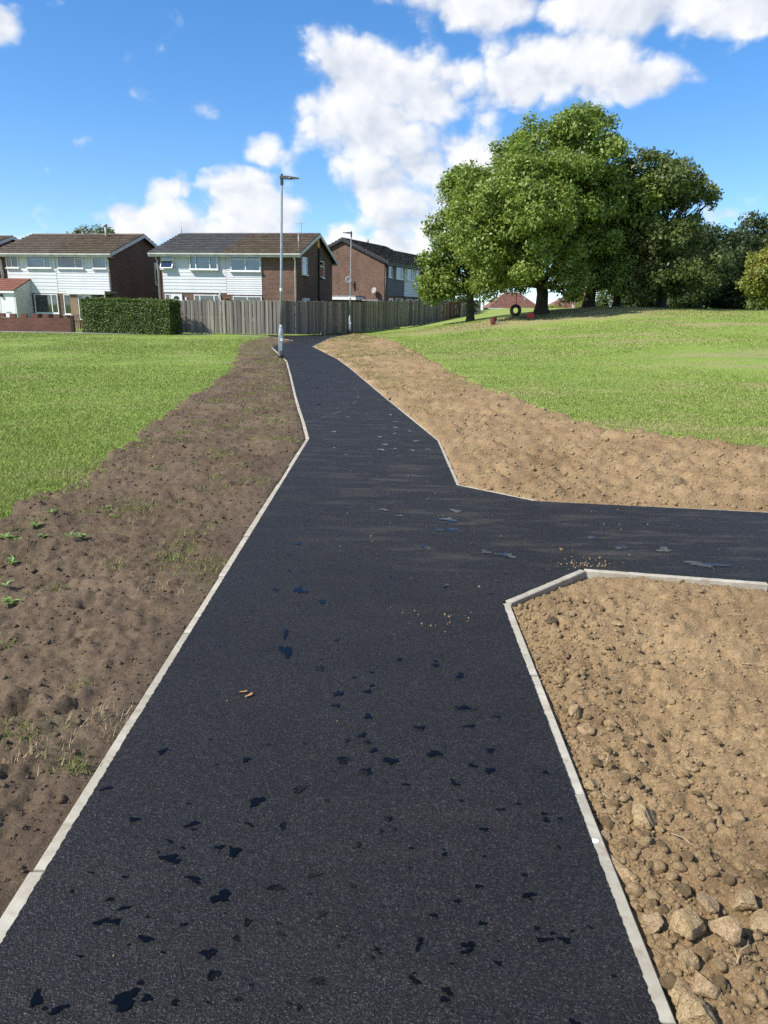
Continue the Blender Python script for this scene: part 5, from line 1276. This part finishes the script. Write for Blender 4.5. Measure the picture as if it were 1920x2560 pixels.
def weed(u, v, s, seed):
    s *= .5; p = G(u, v); z = gz('l', p[0], p[1]) or 0; rs = np.random.default_rng(seed)
    m = MB()
    for i in range(9):
        a = rs.uniform(0, 6.28); ln = s * rs.uniform(.6, 1.2); w = ln * .22; e = rs.uniform(.15, .8)
        d = np.array([math.cos(a), math.sin(a), 0]); n = np.array([-d[1], d[0], 0]); up_ = np.array([0, 0, 1.0])
        q = [np.zeros(3), d * ln * .4 + n * w + up_ * ln * e * .5, d * ln * .4 - n * w + up_ * ln * e * .5, d * ln * .4 + up_ * ln * (e * .5 - .08), d * ln + up_ * ln * e * .55]
        m.add(q, [(0, 1, 3), (0, 3, 2), (1, 4, 3), (3, 4, 2)])
    return m.build('weed', MT['weed'], None, (p[0], p[1], z), fixn=False)
for i, (u, v, s, lab) in enumerate(((175, 1340, .17, 'spreading pale green weed on the dark soil below the lawn corner'), (200, 1345, .13, None), (130, 1300, .12, None), (90, 1318, .12, None), (30, 1520, .13, 'yellowish green weed at the left picture edge, lowest of the weeds'), (15, 1485, .12, None), (30, 1410, .12, None), (15, 1360, .14, None),
                                   (290, 1290, .12, 'bushy weed beside a thin grass patch on the dark soil'), (265, 1275, .10, None), (50, 1365, .12, None), (110, 1350, .11, None), (210, 1310, .09, None))):
    tag(weed(u, v, s, 700 + i), lab or 'small green weed in the dark soil left of the path', 'weed', 'weeds in the dark soil')

# ------------------------------------------------------------------ puddles and litter on the asphalt
def puddle(x, y, rx, ry, seed, k=None):
    rs = np.random.default_rng(seed); k = 44; ph = rs.uniform(0, 6.28, 5)
    rot = rs.uniform(-.5, .5); pts = []
    for j in range(k):
        t = 2 * math.pi * j / k
        r = 1 + .26 * math.sin(2 * t + ph[0]) + .26 * math.sin(3 * t + ph[1]) + .15 * math.sin(5 * t + ph[2]) + .09 * math.sin(9 * t + ph[3]) + rs.normal() * .05
        a, b = rx * r * math.cos(t), ry * r * math.sin(t); pts.append((x + a * math.cos(rot) - b * math.sin(rot), y + a * math.sin(rot) + b * math.cos(rot)))
    vs = [(x, y, .0042)] + [(p[0], p[1], .0040) for p in pts]
    o = MB().add(vs, [(0, j + 1, (j + 1) % k + 1) for j in range(k)]).build('puddle', MT['water'], fixn=False)
    tag(o, kind='structure')
PUD = [(640, 2005, 22, 16), (585, 2130, 26, 14), (548, 2120, 14, 8), (435, 2155, 20, 9), (485, 2200, 26, 12), (520, 2385, 28, 16), (533, 2438, 22, 16), (618, 2307, 14, 11), (590, 2348, 12, 10), (805, 2285, 16, 10), (795, 2455, 18, 16), (90, 2500, 18, 30), (145, 2525, 30, 12),
       (715, 1630, 16, 26), (714, 1585, 8, 14), (845, 1735, 14, 10), (840, 1765, 14, 6), (915, 1930, 18, 14), (800, 1672, 12, 9), (405, 1880, 14, 10), (335, 2050, 16, 9), (262, 1972, 18, 7), (880, 2215, 14, 8), (905, 1840, 16, 6), (920, 1730, 14, 6), (930, 1715, 10, 5),
       (1118, 2480, 18, 12), (1047, 2360, 10, 22), (1435, 2560, 16, 14), (1085, 1885, 22, 12), (1050, 1820, 18, 6), (1180, 1915, 14, 7), (1150, 1690, 12, 10), (1160, 1770, 18, 8), (1210, 2075, 14, 8), (1195, 2217, 12, 8), (1085, 2290, 12, 9), (1205, 2310, 14, 8), (1310, 2240, 10, 5), (1110, 2137, 10, 6), (1110, 2500, 14, 12), (1245, 2410, 12, 8), (1380, 2335, 9, 6),
       (1115, 1465, 14, 6), (1065, 1368, 10, 10), (1120, 1300, 34, 6), (1130, 1325, 18, 8), (1265, 1388, 30, 9), (1215, 1380, 20, 6), (1140, 1278, 20, 5), (1765, 1412, 60, 10), (1660, 1375, 26, 8), (1480, 1345, 14, 6), (1550, 1370, 20, 5), (960, 1275, 12, 4), (1000, 1290, 10, 4), (760, 1480, 16, 4), (745, 1475, 14, 10), (690, 1475, 10, 4), (805, 1505, 14, 5), (745, 1360, 10, 4)]
for i, (u, v, a, b) in enumerate(PUD):
    p = G(u, v); q = G(u + a, v); r = G(u, v - b); puddle(p[0], p[1], max(.006, q[0] - p[0]) * .66, max(.006, r[1] - p[1]) * .66, 900 + i)
cnt = 0; i = 0
while cnt < 150:
    i += 1; v = random.uniform(1130, 2540); u = random.uniform(100, 1900)
    p = G(u, v)
    if sdist(np.array([p[0]]), np.array([p[1]]), PATH)[0] < .08: continue
    if p[0] > 1.3 and random.random() < .5: continue
    s = .0035 * math.exp(abs(random.gauss(0, 1)) * .75) * (1 + .35 * max(0, p[1] - 2) * .5); puddle(p[0], p[1], s * random.uniform(.8, 1.9), s * random.uniform(.5, 1.2), 2000 + i); cnt += 1
for i in range(45):                                             # far glints up the path
    v = random.uniform(925, 1130); u = random.uniform(700, 1100); p = G(u, v)
    if sdist(np.array([p[0]]), np.array([p[1]]), PATH)[0] < .15: continue
    puddle(p[0], p[1], random.uniform(.012, .04), random.uniform(.02, .06), 3000 + i)
def dry_leaf(u, v, s, rz, label, m='rock', z=.004):
    p = G(u, v); mm = MB(); k = 9
    vs = [(-s, 0, .002)] + [(s * (-1 + 2 * t), s * .42 * math.sin(math.pi * t) ** .8 * (1 + .25 * math.sin(9 * t)), .004 + s * .25 * (t - .4) ** 2) for t in np.linspace(.08, .92, k)] + [(s, 0, .01)] + [(s * (-1 + 2 * t), -s * .4 * math.sin(math.pi * t) ** .8 * (1 + .25 * math.cos(8 * t)), .006 + s * .3 * (t - .5) ** 2) for t in np.linspace(.92, .08, k)]
    o = mm.add(vs, [tuple(range(len(vs)))]).build('dry_leaf', MT[m], None, (p[0], p[1], z), rz, fixn=False)
    tag(o, label, 'leaf')
MT['leaf_litter'] = plain('dead_leaf', (.36, .19, .07), .7, .3, 40)
dry_leaf(608, 1733, .02, .3, 'curled orange brown dead leaf lying on the left half of the path', 'leaf_litter')
dry_leaf(622, 1742, .022, .9, 'dark twig-like dead leaf beside the curled orange one', 'leaf_litter')
dry_leaf(1450, 1512 + 70, .02, 0, 'pale dead leaf on the near soil', 'leaf_litter', .03)
sp_ = A(1485, 2104, 0) if False else G(1486, 2104, -.004)
k = 12; tag(MB().prism([(.016 * math.cos(2 * math.pi * j / k), .011 * math.sin(2 * math.pi * j / k)) for j in range(k)], 'z', 0, .0025).build('paint_spot', MT['sticker'], None, (sp_[0], sp_[1], -.003)), label='small round white paint spot on the near right kerb', cat='paint spot')
for i, (u, v, s, lab) in enumerate(((1403, 1376, .018, 'tan pebble lying alone on the side path'), (1500, 1396, .012, 'small tan pebble beside the wet patch on the side path'), (1198, 1468, .009, 'tiny pebble on the asphalt left of the kerb corner'))):
    p = G(u, v); o = np_mesh('pebble', rough(I2[0], 820 + i, .2) * s * np.array([1, .8, .7]), I2[1], MT['clod']); o.location = (p[0], p[1], s * .5); tag(o, lab, 'pebble')
def crumbs_on_path():
    V = []; Fc = []; b = 0; rs = np.random.default_rng(5)
    for (u, v, n, sx, sy) in ((1475, 1410, 70, .10, .05), (1130, 1540, 12, .12, .05), (1085, 1555, 10, .1, .05), (1020, 1250, 20, .8, .8), (1300, 1330, 30, .9, .5), (900, 1900, 10, .6, 1.0)):
        p = G(u, v)
        for i in range(n):
            s = rs.uniform(.002, .007); q = rough(I1[0], int(rs.integers(9999)), .3, 2) * s + np.array([p[0] + rs.normal() * sx, p[1] + rs.normal() * sy, s * .5]); V.append(q); Fc.append(I1[1] + b); b += len(q)
    tag(np_mesh('soil_crumbs', np.concatenate(V), np.concatenate(Fc), MT['clod']), kind='stuff')
crumbs_on_path()

MT['twig'] = plain('dry_twig', (.27, .2, .12), .9, .3, 60)
for i, (u, v, ln, rz, lab) in enumerate(((1855, 2398, .05, .8, 'grey brown twig lying among the stones near the right edge'), (1712, 2098, .05, -.9, 'pale straw stalk on the near soil, right of the long slab'), (1842, 1546, .06, -.25, 'pale stick on the near soil close to the side path'), (1890, 1672, .07, -.3, 'thin pale stick near the right edge of the near soil'))):
    p = G(u, v); z = gz('n', p[0], p[1]); z = .01 if z is None else z
    o = MB().tube([(-ln, 0, .004), (-ln * .2, .006, .012), (ln * .4, -.004, .014), (ln, .004, .008)], [.0018, .0028, .0025, .0012], 6).build('twig', MT['twig'], None, (p[0], p[1], z + .006), rz, smooth_=True)
    tag(o, lab, 'twig')
